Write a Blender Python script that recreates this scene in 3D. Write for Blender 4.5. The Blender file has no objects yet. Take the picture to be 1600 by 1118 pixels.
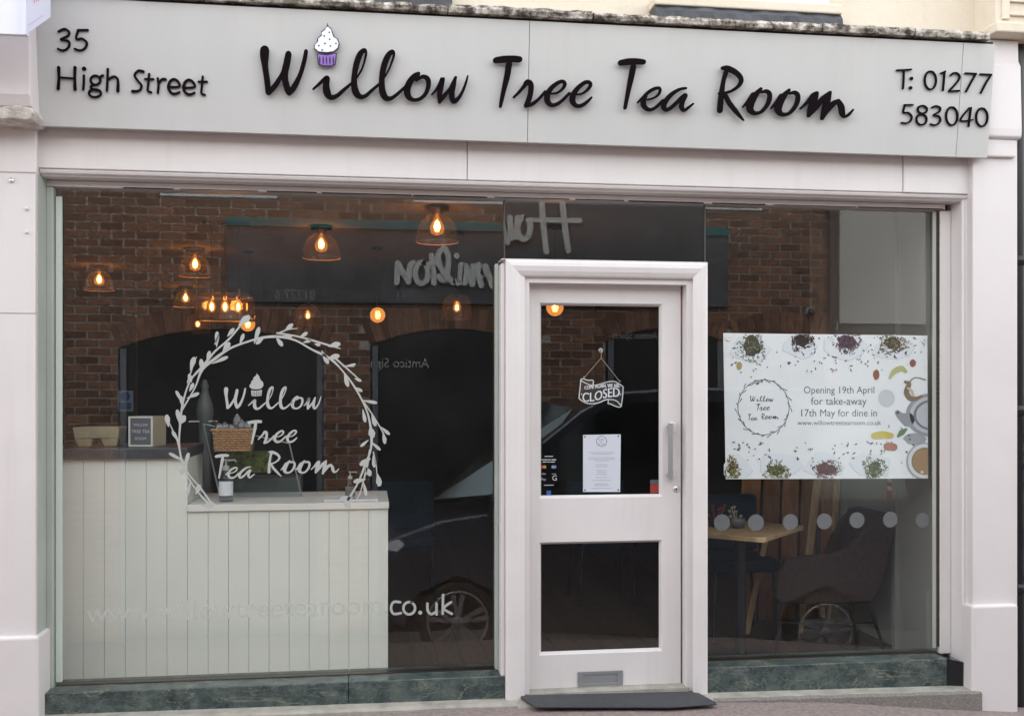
import bpy, bmesh, math, random
from mathutils import Vector, Matrix
random.seed(7)
R = math.radians
sc = bpy.context.scene
col = sc.collection
# ------------------------------------------------------------------ camera
F = 1600.0; HY = 610.0; YAW = math.atan(F/11470.0); CS, CC = math.sin(YAW), math.cos(YAW)
CAM = Vector((0.0, -5.03, 1.63))
cd = bpy.data.cameras.new('camera'); cam = bpy.data.objects.new('camera', cd); col.objects.link(cam)
cam.location = CAM; cam.rotation_euler = (R(90), 0, -YAW)
cd.sensor_width = 36; cd.lens = 36.0; cd.shift_y = 0.0319; cd.clip_end = 500; cd.clip_start = 0.05
sc.camera = cam
# ------------------------------------------------------------------ sky, sun
SUN_EL = R(52); SUN_AZ = R(-25)          # azimuth from +Y, clockwise
w = bpy.data.worlds.new('World'); sc.world = w; w.use_nodes = True
nt = w.node_tree; bg = nt.nodes['Background']
sky = nt.nodes.new('ShaderNodeTexSky'); sky.sky_type = 'NISHITA'; sky.sun_disc = False
sky.sun_elevation = SUN_EL; sky.sun_rotation = SUN_AZ; sky.dust_density = .6; sky.air_density = 2.0; sky.ozone_density = 1
hs = nt.nodes.new('ShaderNodeHueSaturation'); hs.inputs['Saturation'].default_value = 0.16
nt.links.new(sky.outputs[0], hs.inputs['Color']); nt.links.new(hs.outputs[0], bg.inputs['Color'])
bg.inputs['Strength'].default_value = 0.15
sd = bpy.data.lights.new('sun', 'SUN'); sd.energy = 0.75; sd.angle = R(20); sd.color = (1, .965, .93)
so = bpy.data.objects.new('sun', sd); col.objects.link(so)
sdir = Vector((math.sin(SUN_AZ)*math.cos(SUN_EL), math.cos(SUN_AZ)*math.cos(SUN_EL), math.sin(SUN_EL)))
so.rotation_euler = sdir.to_track_quat('Z', 'Y').to_euler(); so.location = (0, -3, 12)
sc.view_settings.view_transform = 'Standard'; sc.view_settings.look = 'None'
sc.view_settings.gamma = 1; sc.view_settings.use_curve_mapping = False
sc.view_settings.exposure = 2.2
sc.render.engine = 'CYCLES'
sc.cycles.max_bounces = 10; sc.cycles.transparent_max_bounces = 24; sc.cycles.glossy_bounces = 4
sc.cycles.caustics_reflective = False; sc.cycles.caustics_refractive = False
sc.cycles.sample_clamp_indirect = 4

# ------------------------------------------------------------------ helpers
GY = 0.15                                   # outer glass plane
def P(u, v, Y):
    a = (u-800)/F; b = (HY-v)/F
    d = (CS+a*CC, CC-a*CS, b); t = (Y-CAM.y)/d[1]
    return Vector((t*d[0], Y, CAM.z+t*d[2]))
def PL(u, v, p0, n):
    a = (u-800)/F; b = (HY-v)/F
    d = Vector((CS+a*CC, CC-a*CS, b)); t = n.dot(p0-CAM)/n.dot(d)
    return CAM + d*t
def VP(u, v, real_y):                       # a point seen mirrored in the shop glass
    p = P(u, v, 2*GY-real_y); return Vector((p.x, real_y, p.z))

def mat(name, c, rough=.55, metal=0, var=0, vscale=4, bump=0, bscale=60, c2=None, spec=.5, coat=0, stretch=None, obj_rand=0, detail=6):
    m = bpy.data.materials.new(name); m.use_nodes = True; t = m.node_tree; b = t.nodes['Principled BSDF']
    L = t.links.new; N = t.nodes.new
    b.inputs['Roughness'].default_value = rough; b.inputs['Metallic'].default_value = metal
    b.inputs['Specular IOR Level'].default_value = spec; b.inputs['Coat Weight'].default_value = coat
    b.inputs['Base Color'].default_value = (*c, 1)
    tc = N('ShaderNodeTexCoord'); mp = N('ShaderNodeMapping'); L(tc.outputs['Object'], mp.inputs[0])
    if stretch: mp.inputs['Scale'].default_value = stretch
    out = None
    if var or c2:
        n = N('ShaderNodeTexNoise'); n.inputs['Scale'].default_value = vscale; n.inputs['Detail'].default_value = detail; n.inputs['Roughness'].default_value = .6
        L(mp.outputs[0], n.inputs['Vector'])
        r = N('ShaderNodeValToRGB'); r.color_ramp.elements[0].position = .36; r.color_ramp.elements[1].position = .64
        cc = c2 if c2 else tuple(x*(1-var) for x in c)
        r.color_ramp.elements[0].color = (*cc, 1); r.color_ramp.elements[1].color = (*c, 1)
        L(n.outputs['Fac'], r.inputs[0]); out = r.outputs[0]; L(out, b.inputs['Base Color'])
    if obj_rand:
        oi = N('ShaderNodeObjectInfo'); ge = N('ShaderNodeNewGeometry'); ad = N('ShaderNodeMath'); ad.operation = 'ADD'
        fr = N('ShaderNodeMath'); fr.operation = 'FRACT'
        L(oi.outputs['Random'], ad.inputs[0]); L(ge.outputs['Random Per Island'], ad.inputs[1]); L(ad.outputs[0], fr.inputs[0])
        mr = N('ShaderNodeMapRange'); mr.inputs['To Min'].default_value = 1-obj_rand; mr.inputs['To Max'].default_value = 1+obj_rand
        L(fr.outputs[0], mr.inputs['Value'])
        h = N('ShaderNodeHueSaturation'); L(mr.outputs[0], h.inputs['Value'])
        if out: L(out, h.inputs['Color'])
        else: h.inputs['Color'].default_value = (*c, 1)
        L(h.outputs[0], b.inputs['Base Color'])
    if bump:
        n = N('ShaderNodeTexNoise'); n.inputs['Scale'].default_value = bscale; n.inputs['Detail'].default_value = 5
        L(mp.outputs[0], n.inputs['Vector'])
        bp = N('ShaderNodeBump'); bp.inputs['Distance'].default_value = bump; bp.inputs['Strength'].default_value = 1
        L(n.outputs['Fac'], bp.inputs['Height']); L(bp.outputs[0], b.inputs['Normal'])
    return m
def chips(m, amount=.70, c=(.30, .25, .21), scale=5.0):
    t = m.node_tree; b = t.nodes['Principled BSDF']; N = t.nodes.new; L = t.links.new
    src = b.inputs['Base Color'].links[0].from_socket
    tc = N('ShaderNodeTexCoord'); n = N('ShaderNodeTexNoise'); n.inputs['Scale'].default_value = scale; n.inputs['Detail'].default_value = 12; n.inputs['Roughness'].default_value = .78
    L(tc.outputs['Object'], n.inputs['Vector']); mr = N('ShaderNodeMapRange'); mr.inputs['From Min'].default_value = amount; mr.inputs['From Max'].default_value = amount+.02; L(n.outputs['Fac'], mr.inputs['Value'])
    # long faint run marks
    mp = N('ShaderNodeMapping'); mp.inputs['Scale'].default_value = (14, 14, .8); L(tc.outputs['Object'], mp.inputs[0]); n2 = N('ShaderNodeTexNoise'); n2.inputs['Scale'].default_value = 1; n2.inputs['Detail'].default_value = 6; L(mp.outputs[0], n2.inputs['Vector'])
    m2 = N('ShaderNodeMapRange'); m2.inputs['From Min'].default_value = .55; m2.inputs['From Max'].default_value = .85; m2.inputs['To Max'].default_value = .22; L(n2.outputs['Fac'], m2.inputs['Value'])
    x1 = N('ShaderNodeMix'); x1.data_type = 'RGBA'; L(m2.outputs[0], x1.inputs['Factor']); L(src, x1.inputs['A']); x1.inputs['B'].default_value = (.42, .37, .33, 1)
    x2 = N('ShaderNodeMix'); x2.data_type = 'RGBA'; L(mr.outputs[0], x2.inputs['Factor']); L(x1.outputs['Result'], x2.inputs['A']); x2.inputs['B'].default_value = (*c, 1)
    L(x2.outputs['Result'], b.inputs['Base Color'])
def emis(name, c, s):
    m = bpy.data.materials.new(name); m.use_nodes = True; b = m.node_tree.nodes['Principled BSDF']
    b.inputs['Base Color'].default_value = (*c, 1); b.inputs['Emission Color'].default_value = (*c, 1); b.inputs['Emission Strength'].default_value = s
    return m
def glassmat(name, tint=(.93, .95, .94), ior=1.52, wave=0, gain=1.0, wscale=1.3, dust=0):
    m = bpy.data.materials.new(name); m.use_nodes = True; t = m.node_tree; t.nodes.clear(); N = t.nodes.new; L = t.links.new
    o = N('ShaderNodeOutputMaterial'); mx = N('ShaderNodeMixShader'); tr = N('ShaderNodeBsdfTransparent'); gl = N('ShaderNodeBsdfGlossy')
    tr.inputs[0].default_value = (*tint, 1); gl.inputs['Roughness'].default_value = 0.0
    f0 = ((ior-1)/(ior+1))**2                # Schlick, the same from both sides of the pane
    lw = N('ShaderNodeLayerWeight'); lw.inputs['Blend'].default_value = .5
    pw = N('ShaderNodeMath'); pw.operation = 'POWER'; pw.inputs[1].default_value = 5; L(lw.outputs['Facing'], pw.inputs[0])
    ml = N('ShaderNodeMath'); ml.operation = 'MULTIPLY_ADD'; ml.inputs[1].default_value = 1-f0; ml.inputs[2].default_value = f0*gain; ml.use_clamp = True
    L(pw.outputs[0], ml.inputs[0]); L(ml.outputs[0], mx.inputs[0]); L(tr.outputs[0], mx.inputs[1]); L(gl.outputs[0], mx.inputs[2]); L(mx.outputs[0], o.inputs[0])
    if dust:
        df = N('ShaderNodeBsdfDiffuse'); df.inputs[0].default_value = (.7, .7, .68, 1); m2 = N('ShaderNodeMixShader')
        t2 = N('ShaderNodeTexCoord'); n2 = N('ShaderNodeTexNoise'); n2.inputs['Scale'].default_value = 2.2; n2.inputs['Detail'].default_value = 8; n2.inputs['Roughness'].default_value = .65
        L(t2.outputs['Object'], n2.inputs['Vector']); mr = N('ShaderNodeMapRange'); mr.inputs['From Min'].default_value = .35; mr.inputs['From Max'].default_value = .75; mr.inputs['To Min'].default_value = dust*.35; mr.inputs['To Max'].default_value = dust*1.8
        L(n2.outputs['Fac'], mr.inputs['Value']); L(mr.outputs[0], m2.inputs[0]); L(mx.outputs[0], m2.inputs[1]); L(df.outputs[0], m2.inputs[2]); L(m2.outputs[0], o.inputs[0])
    if wave:
        tc = N('ShaderNodeTexCoord'); n = N('ShaderNodeTexNoise'); n.inputs['Scale'].default_value = wscale; n.inputs['Detail'].default_value = 1.0
        L(tc.outputs['Object'], n.inputs['Vector']); bp = N('ShaderNodeBump'); bp.inputs['Distance'].default_value = wave
        L(n.outputs['Fac'], bp.inputs['Height']); L(bp.outputs[0], gl.inputs['Normal'])
    return m
def attrmat(name, rough=.5):
    m = bpy.data.materials.new(name); m.use_nodes = True; t = m.node_tree; b = t.nodes['Principled BSDF']; b.inputs['Roughness'].default_value = rough
    a = t.nodes.new('ShaderNodeAttribute'); a.attribute_name = 'tint'; t.links.new(a.outputs['Color'], b.inputs['Base Color']); return m

class MB:
    def __init__(s): s.v = []; s.f = []; s.c = []; s.m = []; s.sm = []; s.tint = None
    def add(s, vs, fs, mi=0, smooth=False):
        o = len(s.v); s.v += [tuple(x) for x in vs]
        for f in fs:
            s.f.append(tuple(i+o for i in f)); s.m.append(mi); s.sm.append(smooth); s.c.append(s.tint)
        return s
    def box(s, a, b, mi=0):
        x0, x1 = sorted((a[0], b[0])); y0, y1 = sorted((a[1], b[1])); z0, z1 = sorted((a[2], b[2]))
        return s.add([(x0,y0,z0),(x1,y0,z0),(x1,y1,z0),(x0,y1,z0),(x0,y0,z1),(x1,y0,z1),(x1,y1,z1),(x0,y1,z1)],
              [(0,3,2,1),(4,5,6,7),(0,1,5,4),(1,2,6,5),(2,3,7,6),(3,0,4,7)], mi)
    def prism(s, pts, d, mi=0):             # polygon (3D points) extruded by vector d
        n = len(pts); pts = [Vector(p) for p in pts]; d = Vector(d)
        nr = Vector((0,0,0))
        for i in range(n): nr += pts[i].cross(pts[(i+1) % n])
        if nr.dot(d) > 0: pts = pts[::-1]
        vs = pts+[p+d for p in pts]
        fs = [tuple(range(n)), tuple(range(2*n-1, n-1, -1))]+[((i+1) % n, i, i+n, (i+1) % n+n) for i in range(n)]
        return s.add(vs, fs, mi)
    def tube(s, p, r, n=8, mi=0, cap=True):
        p = [Vector(q) for q in p]; rr = r if isinstance(r, (list, tuple)) else [r]*len(p)
        vs = []; fs = []
        t0 = (p[1]-p[0]).normalized(); up = Vector((0,0,1)) if abs(t0.z) < .9 else Vector((1,0,0))
        for i, q in enumerate(p):
            t = (p[min(i+1, len(p)-1)]-p[max(i-1, 0)]).normalized(); a = t.cross(up).normalized(); b = a.cross(t)
            for k in range(n):
                an = 2*math.pi*k/n; vs.append(q+(a*math.cos(an)+b*math.sin(an))*rr[i])
        for i in range(len(p)-1):
            for k in range(n): fs.append((i*n+k, i*n+(k+1) % n, (i+1)*n+(k+1) % n, (i+1)*n+k))
        s.add(vs, fs, mi, True)
        if cap: s.add(vs[:n], [tuple(range(n))[::-1]], mi); s.add(vs[-n:], [tuple(range(n))], mi)
        return s
    def lathe(s, prof, c=(0,0,0), n=24, mi=0, axis='z', smooth=True):
        vs = []; fs = []; c = Vector(c)
        for r, z in prof:
            for k in range(n):
                a = 2*math.pi*k/n; x, y = r*math.cos(a), r*math.sin(a)
                vs.append(c+Vector((x, y, z) if axis == 'z' else (x, z, y)))
        for i in range(len(prof)-1):
            for k in range(n): fs.append((i*n+k, i*n+(k+1) % n, (i+1)*n+(k+1) % n, (i+1)*n+k))
        return s.add(vs, fs, mi, smooth)
    def build(s, name, mats, parent=None, base=None, bevel=0, seg=2):
        me = bpy.data.meshes.new(name); off = Vector(base) if base is not None else (Vector(parent['_b']) if parent is not None and '_b' in parent else Vector((0,0,0)))
        me.from_pydata([tuple(Vector(v)-off) for v in s.v], [], s.f)
        if not isinstance(mats, (list, tuple)): mats = [mats]
        for m in mats: me.materials.append(m)
        me.polygons.foreach_set('material_index', s.m); me.polygons.foreach_set('use_smooth', s.sm)
        if any(x is not None for x in s.c):
            at = me.attributes.new('tint', 'FLOAT_COLOR', 'FACE')
            at.data.foreach_set('color', [y for x in s.c for y in ((*x, 1) if x else (1,1,1,1))])
        me.update(); o = bpy.data.objects.new(name, me); col.objects.link(o)
        if parent is not None: o.parent = parent
        if parent is None: o.location = off
        elif '_b' not in parent: pass
        o['_b'] = tuple(off)
        if bevel:
            b = o.modifiers.new('bevel', 'BEVEL'); b.width = bevel; b.segments = seg; b.limit_method = 'ANGLE'; b.angle_limit = R(40)
        return o
def tag(o, label, cat=None, group=None, kind=None):
    if label: o['label'] = label
    if cat: o['category'] = cat
    if group: o['group'] = group
    if kind: o['kind'] = kind
    return o
def thing(name, loc, label, cat, group=None):
    o = bpy.data.objects.new(name, None); col.objects.link(o); o.location = loc; o['_b'] = tuple(loc); o.empty_display_size = .1
    return tag(o, label, cat, group)
def struct(o): o['kind'] = 'structure'; return o
def copy_tree(o, loc, label=None):
    def rec(a, par):
        c = a.copy(); col.objects.link(c)
        if par is not None: c.parent = par
        for ch in a.children: rec(ch, c)
        return c
    r = rec(o, None); r.location = loc
    if label: r['label'] = label
    return r
def smooth_path(pts, n=6):
    if len(pts) < 3: return [tuple(map(float, p)) for p in pts]
    q = [pts[0]]+list(pts)+[pts[-1]]; out = []
    for i in range(1, len(q)-2):
        for k in range(n):
            t = k/n; r = []
            for d in range(len(pts[0])):
                a, b, c, e = q[i-1][d], q[i][d], q[i+1][d], q[i+2][d]
                r.append(.5*((2*b)+(-a+c)*t+(2*a-5*b+4*c-e)*t*t+(-a+3*b-3*c+e)*t**3))
            out.append(tuple(r))
    out.append(tuple(map(float, pts[-1]))); return out
def stroke(mb, pts, fn, nrm, th, mi=0, w=None, n=6, off=0):
    """pts (x,y[,w]) in 2D; fn maps 2D to a 3D point; ribbon with round ends, th thick along nrm"""
    pts = [(p[0], p[1], (p[2] if len(p) > 2 else w)) for p in pts]
    q = smooth_path(pts, n); L = []; Rr = []
    for i, (x, y, ww) in enumerate(q):
        a = q[max(i-1, 0)]; b = q[min(i+1, len(q)-1)]
        dx, dy = b[0]-a[0], b[1]-a[1]; l = math.hypot(dx, dy) or 1e-6; nx, ny = -dy/l, dx/l
        L.append((x+nx*ww/2, y+ny*ww/2)); Rr.append((x-nx*ww/2, y-ny*ww/2))
    def cap(i, sg):
        x, y, ww = q[i]; a = q[max(i-1, 0)]; b = q[min(i+1, len(q)-1)]
        an = math.atan2(b[1]-a[1], b[0]-a[0]); out = []
        for k in range(1, 5):
            t = an+sg*(math.pi/2-math.pi*k/5)*1.0
            out.append((x+math.cos(t)*ww/2*sg*1, y+math.sin(t)*ww/2*sg*1)) if sg > 0 else out.append((x-math.cos(an+math.pi/2-math.pi*k/5)*ww/2, y-math.sin(an+math.pi/2-math.pi*k/5)*ww/2))
        return out
    e = cap(len(q)-1, 1); s_ = cap(0, -1)
    nrm = Vector(nrm); o = nrm*off
    def quad(poly):
        p3 = [fn(*p)+o for p in poly]; k = len(p3)
        return p3
    N_ = len(q); vs = [fn(*p)+o for p in L]+[fn(*p)+o for p in Rr]
    up = [v+nrm*th for v in vs]
    fs = [(i, i+1, N_+i+1, N_+i) for i in range(N_-1)]
    M = 2*N_
    allv = vs+up; F_ = [tuple(j+M for j in f) for f in fs]
    F_ += [(i, i+1, i+1+M, i+M) for i in range(N_-1)]+[(N_+i+1, N_+i, N_+i+M, N_+i+1+M) for i in range(N_-1)]
    # caps as fans
    for c_, a_, b_ in ((e, N_-1, 2*N_-1), (s_, N_, 0)):
        k0 = len(allv); cv = [fn(*p)+o for p in c_]; allv += [v+nrm*th for v in cv]; allv += cv
        top = [a_+M]+[k0+i for i in range(4)]+[b_+M]; bot = [a_]+[k0+4+i for i in range(4)]+[b_]
        F_.append(tuple(top)); F_ += [(bot[i], bot[i+1], top[i+1], top[i]) for i in range(5)]
    mb.add(allv, F_, mi)
def ell(cx, cy, rx, ry, n=10): return [(cx+rx*math.cos(2*math.pi*k/n-1.2), cy+ry*math.sin(2*math.pi*k/n-1.2)) for k in range(n+1)]
_tc = {}
def textmesh(s):
    if s in _tc: return _tc[s]
    cu = bpy.data.curves.new('t', 'FONT'); cu.body = s; cu.size = 1; cu.resolution_u = 3
    o = bpy.data.objects.new('t', cu); col.objects.link(o); dg = bpy.context.evaluated_depsgraph_get()
    me = bpy.data.meshes.new_from_object(o.evaluated_get(dg)); v = [tuple(x.co) for x in me.vertices]; f = [tuple(p.vertices) for p in me.polygons]
    bpy.data.objects.remove(o); x0 = min(p[0] for p in v); x1 = max(p[0] for p in v)
    _tc[s] = ([(p[0]-x0, p[1]) for p in v], f, x1-x0); return _tc[s]
def text(mb, s, fn, x0, x1, y, up=1, mi=0, off=(0,0,0), hs=1.0, slant=0):
    """fit text s between x0 and x1 on baseline y in the 2D space of fn"""
    v, f, wd = textmesh(s); k = (x1-x0)/wd
    mb.add([fn(x0+(p[0]+slant*p[1])*k, y-p[1]*k*hs*up)+Vector(off) for p in v], f, mi)

# ------------------------------------------------------------------ materials
def paint(name, c, dirt=.10):
    m = mat(name, c, .45, var=dirt, vscale=1.7, bump=.0022, bscale=7)
    return m
M = {}
M['paint'] = paint('pinkish white masonry paint', (.68, .635, .635), .05)
M['paint_wood'] = mat('pinkish white gloss woodwork', (.70, .66, .655), .33, var=.05, vscale=3, bump=.0004, bscale=14)
M['bead'] = mat('grey green glazing bead', (.42, .45, .41), .4, var=.1, vscale=3)
M['fascia'] = mat('warm grey sign panel', (.50, .495, .488), .42, var=.045, vscale=1.6, stretch=(2.2, 1, .5))
M['black'] = mat('black acrylic lettering', (.006, .003, .005), .5, spec=.05)
M['edge'] = mat('dark line print', (.02, .015, .03), .5)
M['icing'] = mat('white icing print', (.78, .80, .90), .5)
M['purple'] = mat('purple cake case print', (.27, .13, .50), .5)
M['cream'] = mat('cream upper wall render', (.68, .60, .49), .8, var=.06, vscale=2, bump=.002, bscale=40)
M['slate'] = mat('dark lead flashing', (.05, .055, .065), .5, var=.5, vscale=9, bump=.003, bscale=25)
M['gap'] = mat('black joint', (.006, .006, .006), .8)
M['concrete'] = mat('worn concrete step', (.40, .38, .33), .9, c2=(.27, .255, .22), vscale=9, bump=.004, bscale=160)
M['concrete_rough'] = mat('exposed aggregate concrete', (.24, .22, .20), .95, c2=(.16, .145, .135), vscale=95, bump=.006, bscale=110)
M['tarmac'] = mat('reddish grey pavement', (.28, .23, .213), .95, c2=(.19, .15, .14), vscale=45, bump=.004, bscale=140)
M['road'] = mat('dark asphalt road', (.055, .055, .055), .9, var=.4, vscale=40, bump=.004, bscale=140)
M['rubber'] = mat('dark grey rubber mat', (.048, .050, .056), .7, var=.2, vscale=30, bump=.002, bscale=120)
M['metal'] = mat('brushed satin steel', (.75, .75, .76), .35, 1)
M['dkmetal'] = mat('dark bronze fitting', (.10, .085, .07), .4, .8)
M['blackmetal'] = mat('black powder coated steel', (.015, .016, .02), .4, .3)
M['vinyl'] = mat('pale grey window vinyl', (.42, .43, .41), .5, var=.06, vscale=8)
M['frost'] = mat('frosted vinyl disc', (.125, .13, .135), .6, var=.08, vscale=20)
M['white'] = mat('white paper', (.80, .83, .92), .6)
M['banner'] = mat('white glossy banner', (.88, .91, .95), .32, var=.04, vscale=5, bump=.0015, bscale=6)
M['greytext'] = mat('grey printed text', (.10, .11, .12), .6)
M['counter'] = mat('pale sage matt boarding', (.88, .885, .82), .5, var=.04, vscale=2)
M['counter_top'] = mat('white counter top', (.86, .84, .80), .35)
M['slate_top'] = mat('dark slate counter top', (.075, .08, .09), .3, var=.4, vscale=9)
M['oak'] = mat('light oak table top', (.42, .30, .17), .45, c2=(.30, .20, .10), vscale=5, stretch=(1, 9, 9), bump=.0006, bscale=30)
M['floor'] = mat('brown oak floor boards', (.09, .065, .045), .5, c2=(.055, .04, .028), vscale=6, stretch=(9, 1, 1), obj_rand=.2)
M['ply'] = mat('reddish brown timber board', (.38, .19, .095), .6, c2=(.26, .12, .06), vscale=5, stretch=(9, 9, 1), obj_rand=.3)
M['pine'] = mat('pale pine batten', (.60, .42, .24), .6, c2=(.45, .31, .17), vscale=6, stretch=(9, 9, 1))
M['fabric'] = mat('mauve brown upholstery', (.060, .040, .036), .95, var=.3, vscale=40, bump=.001, bscale=300, spec=.2)
M['navy'] = mat('navy blue upholstery', (.004, .020, .036), .9, var=.3, vscale=30, spec=.2)
M['dkwall'] = mat('shade darkened back wall', (.012, .009, .009), .9, var=.2)  # near-black colour stands in for the low light deep in the room
M['ltwall'] = mat('off white plaster wall', (.34, .335, .32), .9, var=.06, vscale=2)
M['ceil'] = mat('off white ceiling', (.37, .375, .355), .95, var=.1, vscale=1)
M['pulp'] = mat('buff moulded pulp', (.46, .40, .27), .95, var=.1, vscale=20, bump=.002, bscale=90)
M['ltwood'] = mat('pale wooden box', (.50, .43, .31), .5, var=.1, vscale=8)
M['board'] = mat('grey letter board', (.16, .165, .19), .7)
M['whiteletter'] = mat('white plastic letters', (.75, .77, .80), .5)
M['wicker'] = mat('tan wicker', (.50, .29, .14), .6, var=.3, vscale=40)
M['foil'] = mat('crumpled clear bag', (.30, .31, .32), .25, .2, var=.5, vscale=25, bump=.01, bscale=40)
M['grey'] = mat('grey painted metal', (.13, .145, .145), .4, var=.2, vscale=8)
M['blue'] = mat('blue printed notice', (.03, .10, .26), .5)
M['red'] = mat('red plastic', (.42, .05, .04), .5)
M['yellow'] = mat('yellow printed tape', (.25, .26, .04), .6, c2=(.03, .03, .01), vscale=30)
M['twine'] = mat('pale jute twine', (.46, .38, .28), .9)
M['string_white'] = mat('chalk white outline', (.72, .74, .72), .7)
M['blackboard'] = mat('black painted board', (.008, .01, .012), .7)
M['teal'] = mat('teal painted strip', (.015, .12, .13), .6)
M['opp_board'] = mat('slate grey shop sign board', (.075, .078, .088), .6, var=.4, vscale=3)
M['opp_letter'] = mat('silver shop letters', (.46, .48, .48), .5)
M['brick'] = mat('red clay brick', (.20, .098, .058), .9, c2=(.125, .062, .042), vscale=9, obj_rand=.38, bump=.004, bscale=60)
M['mortar'] = mat('pale lime mortar', (.38, .35, .31), .95, var=.2, vscale=12)
M['opp_frame'] = mat('grey blue window timber', (.12, .13, .15), .5)
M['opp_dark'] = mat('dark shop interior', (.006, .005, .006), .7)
M['white_paint'] = mat('white painted brickwork', (.50, .50, .47), .8, var=.08, vscale=3)
M['car'] = mat('black metallic car paint', (.11, .12, .15), .25, .8, coat=.8)
M['carglass'] = mat('sky reflecting car glass', (.30, .36, .37), .12, 1)
M['alloy'] = mat('silver alloy', (.22, .22, .23), .4, .4)
M['tyre'] = mat('black tyre rubber', (.012, .012, .012), .9)
M['lamp_glass'] = mat('headlamp lens', (.6, .62, .65), .1)
M['leaf'] = mat('dark green leaf', (.03, .075, .03), .6, var=.5, vscale=10)
M['plastic_black'] = mat('black drainpipe plastic', (.012, .012, .015), .35)
M['flower'] = mat('cream dried stems', (.42, .38, .28), .9)
M['bottle'] = glassmat('clear bottle plastic', (.72, .76, .80), 1.5)
M['print'] = attrmat('printed picture', .4)
M['glass'] = glassmat('shop window glass', (.988, .992, .985), 1.62, wave=.0005, wscale=1.0, dust=.004)
M['door_glass'] = glassmat('door glass', (.985, .985, .985), 1.55, wave=.0006, wscale=2, dust=.002)
M['shade'] = glassmat('smoked glass shade', (.74, .66, .52), 2.0, dust=.05)
M['case_glass'] = glassmat('display case glass', (.86, .9, .9), 1.5)
M['bulb'] = emis('warm bulb glow', (1.0, .50, .16), 2.5)
M['filament'] = emis('lamp filament', (1.0, .66, .34), 13)
M['amber'] = glassmat('amber lamp glass', (.85, .42, .15), 1.7)
_t = M['amber'].node_tree; _o = [n for n in _t.nodes if n.type == 'OUTPUT_MATERIAL'][0]; _m = [n for n in _t.nodes if n.type == 'MIX_SHADER'][0]
_e = _t.nodes.new('ShaderNodeEmission'); _e.inputs[0].default_value = (1, .42, .12, 1); _e.inputs[1].default_value = .11
_a = _t.nodes.new('ShaderNodeAddShader'); _t.links.new(_m.outputs[0], _a.inputs[0]); _t.links.new(_e.outputs[0], _a.inputs[1]); _t.links.new(_a.outputs[0], _o.inputs[0])

chips(M['paint'], .71); chips(M['paint_wood'], .735); chips(M['fascia'], .80); chips(M['cream'], .74)
# marble with veins
def marble():
    m = bpy.data.materials.new('dark green veined marble'); m.use_nodes = True; t = m.node_tree; b = t.nodes['Principled BSDF']; N = t.nodes.new; L = t.links.new
    tc = N('ShaderNodeTexCoord'); n1 = N('ShaderNodeTexNoise'); n1.inputs['Scale'].default_value = 13; n1.inputs['Detail'].default_value = 10; n1.inputs['Roughness'].default_value = .7
    L(tc.outputs['Object'], n1.inputs['Vector'])
    r1 = N('ShaderNodeValToRGB'); e = r1.color_ramp.elements; e[0].position = .3; e[0].color = (.008, .014, .015, 1); e[1].position = .70; e[1].color = (.13, .155, .135, 1)
    x = e.new(.50); x.color = (.052, .072, .073, 1); L(n1.outputs['Fac'], r1.inputs[0])
    mp = N('ShaderNodeMapping'); mp.inputs['Rotation'].default_value = (0, R(28), 0); mp.inputs['Scale'].default_value = (1.3, 1, 3.4); L(tc.outputs['Object'], mp.inputs[0])
    def vein(scale, width, colr, prev, seed):
        n = N('ShaderNodeTexNoise'); n.noise_dimensions = '4D'; n.inputs['W'].default_value = seed; n.inputs['Scale'].default_value = scale; n.inputs['Detail'].default_value = 7; n.inputs['Distortion'].default_value = 1.1
        L(mp.outputs[0], n.inputs['Vector'])
        a = N('ShaderNodeMath'); a.operation = 'SUBTRACT'; a.inputs[1].default_value = .5; L(n.outputs['Fac'], a.inputs[0])
        ab = N('ShaderNodeMath'); ab.operation = 'ABSOLUTE'; L(a.outputs[0], ab.inputs[0])
        mr = N('ShaderNodeMapRange'); mr.inputs['From Min'].default_value = 0; mr.inputs['From Max'].default_value = width; mr.inputs['To Min'].default_value = .75; mr.inputs['To Max'].default_value = 0
        L(ab.outputs[0], mr.inputs['Value']); mx = N('ShaderNodeMix'); mx.data_type = 'RGBA'; L(mr.outputs[0], mx.inputs['Factor']); L(prev, mx.inputs['A']); mx.inputs['B'].default_value = (*colr, 1)
        return mx.outputs['Result']
    c = vein(1.6, .007, (.26, .25, .18), r1.outputs[0], 3.0); c = vein(6, .018, (.15, .175, .15), c, 9.0); c = vein(15, .02, (.11, .135, .12), c, 4.0)
    L(c, b.inputs['Base Color']); b.inputs['Roughness'].default_value = .28; return m
M['marble'] = marble()
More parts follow.
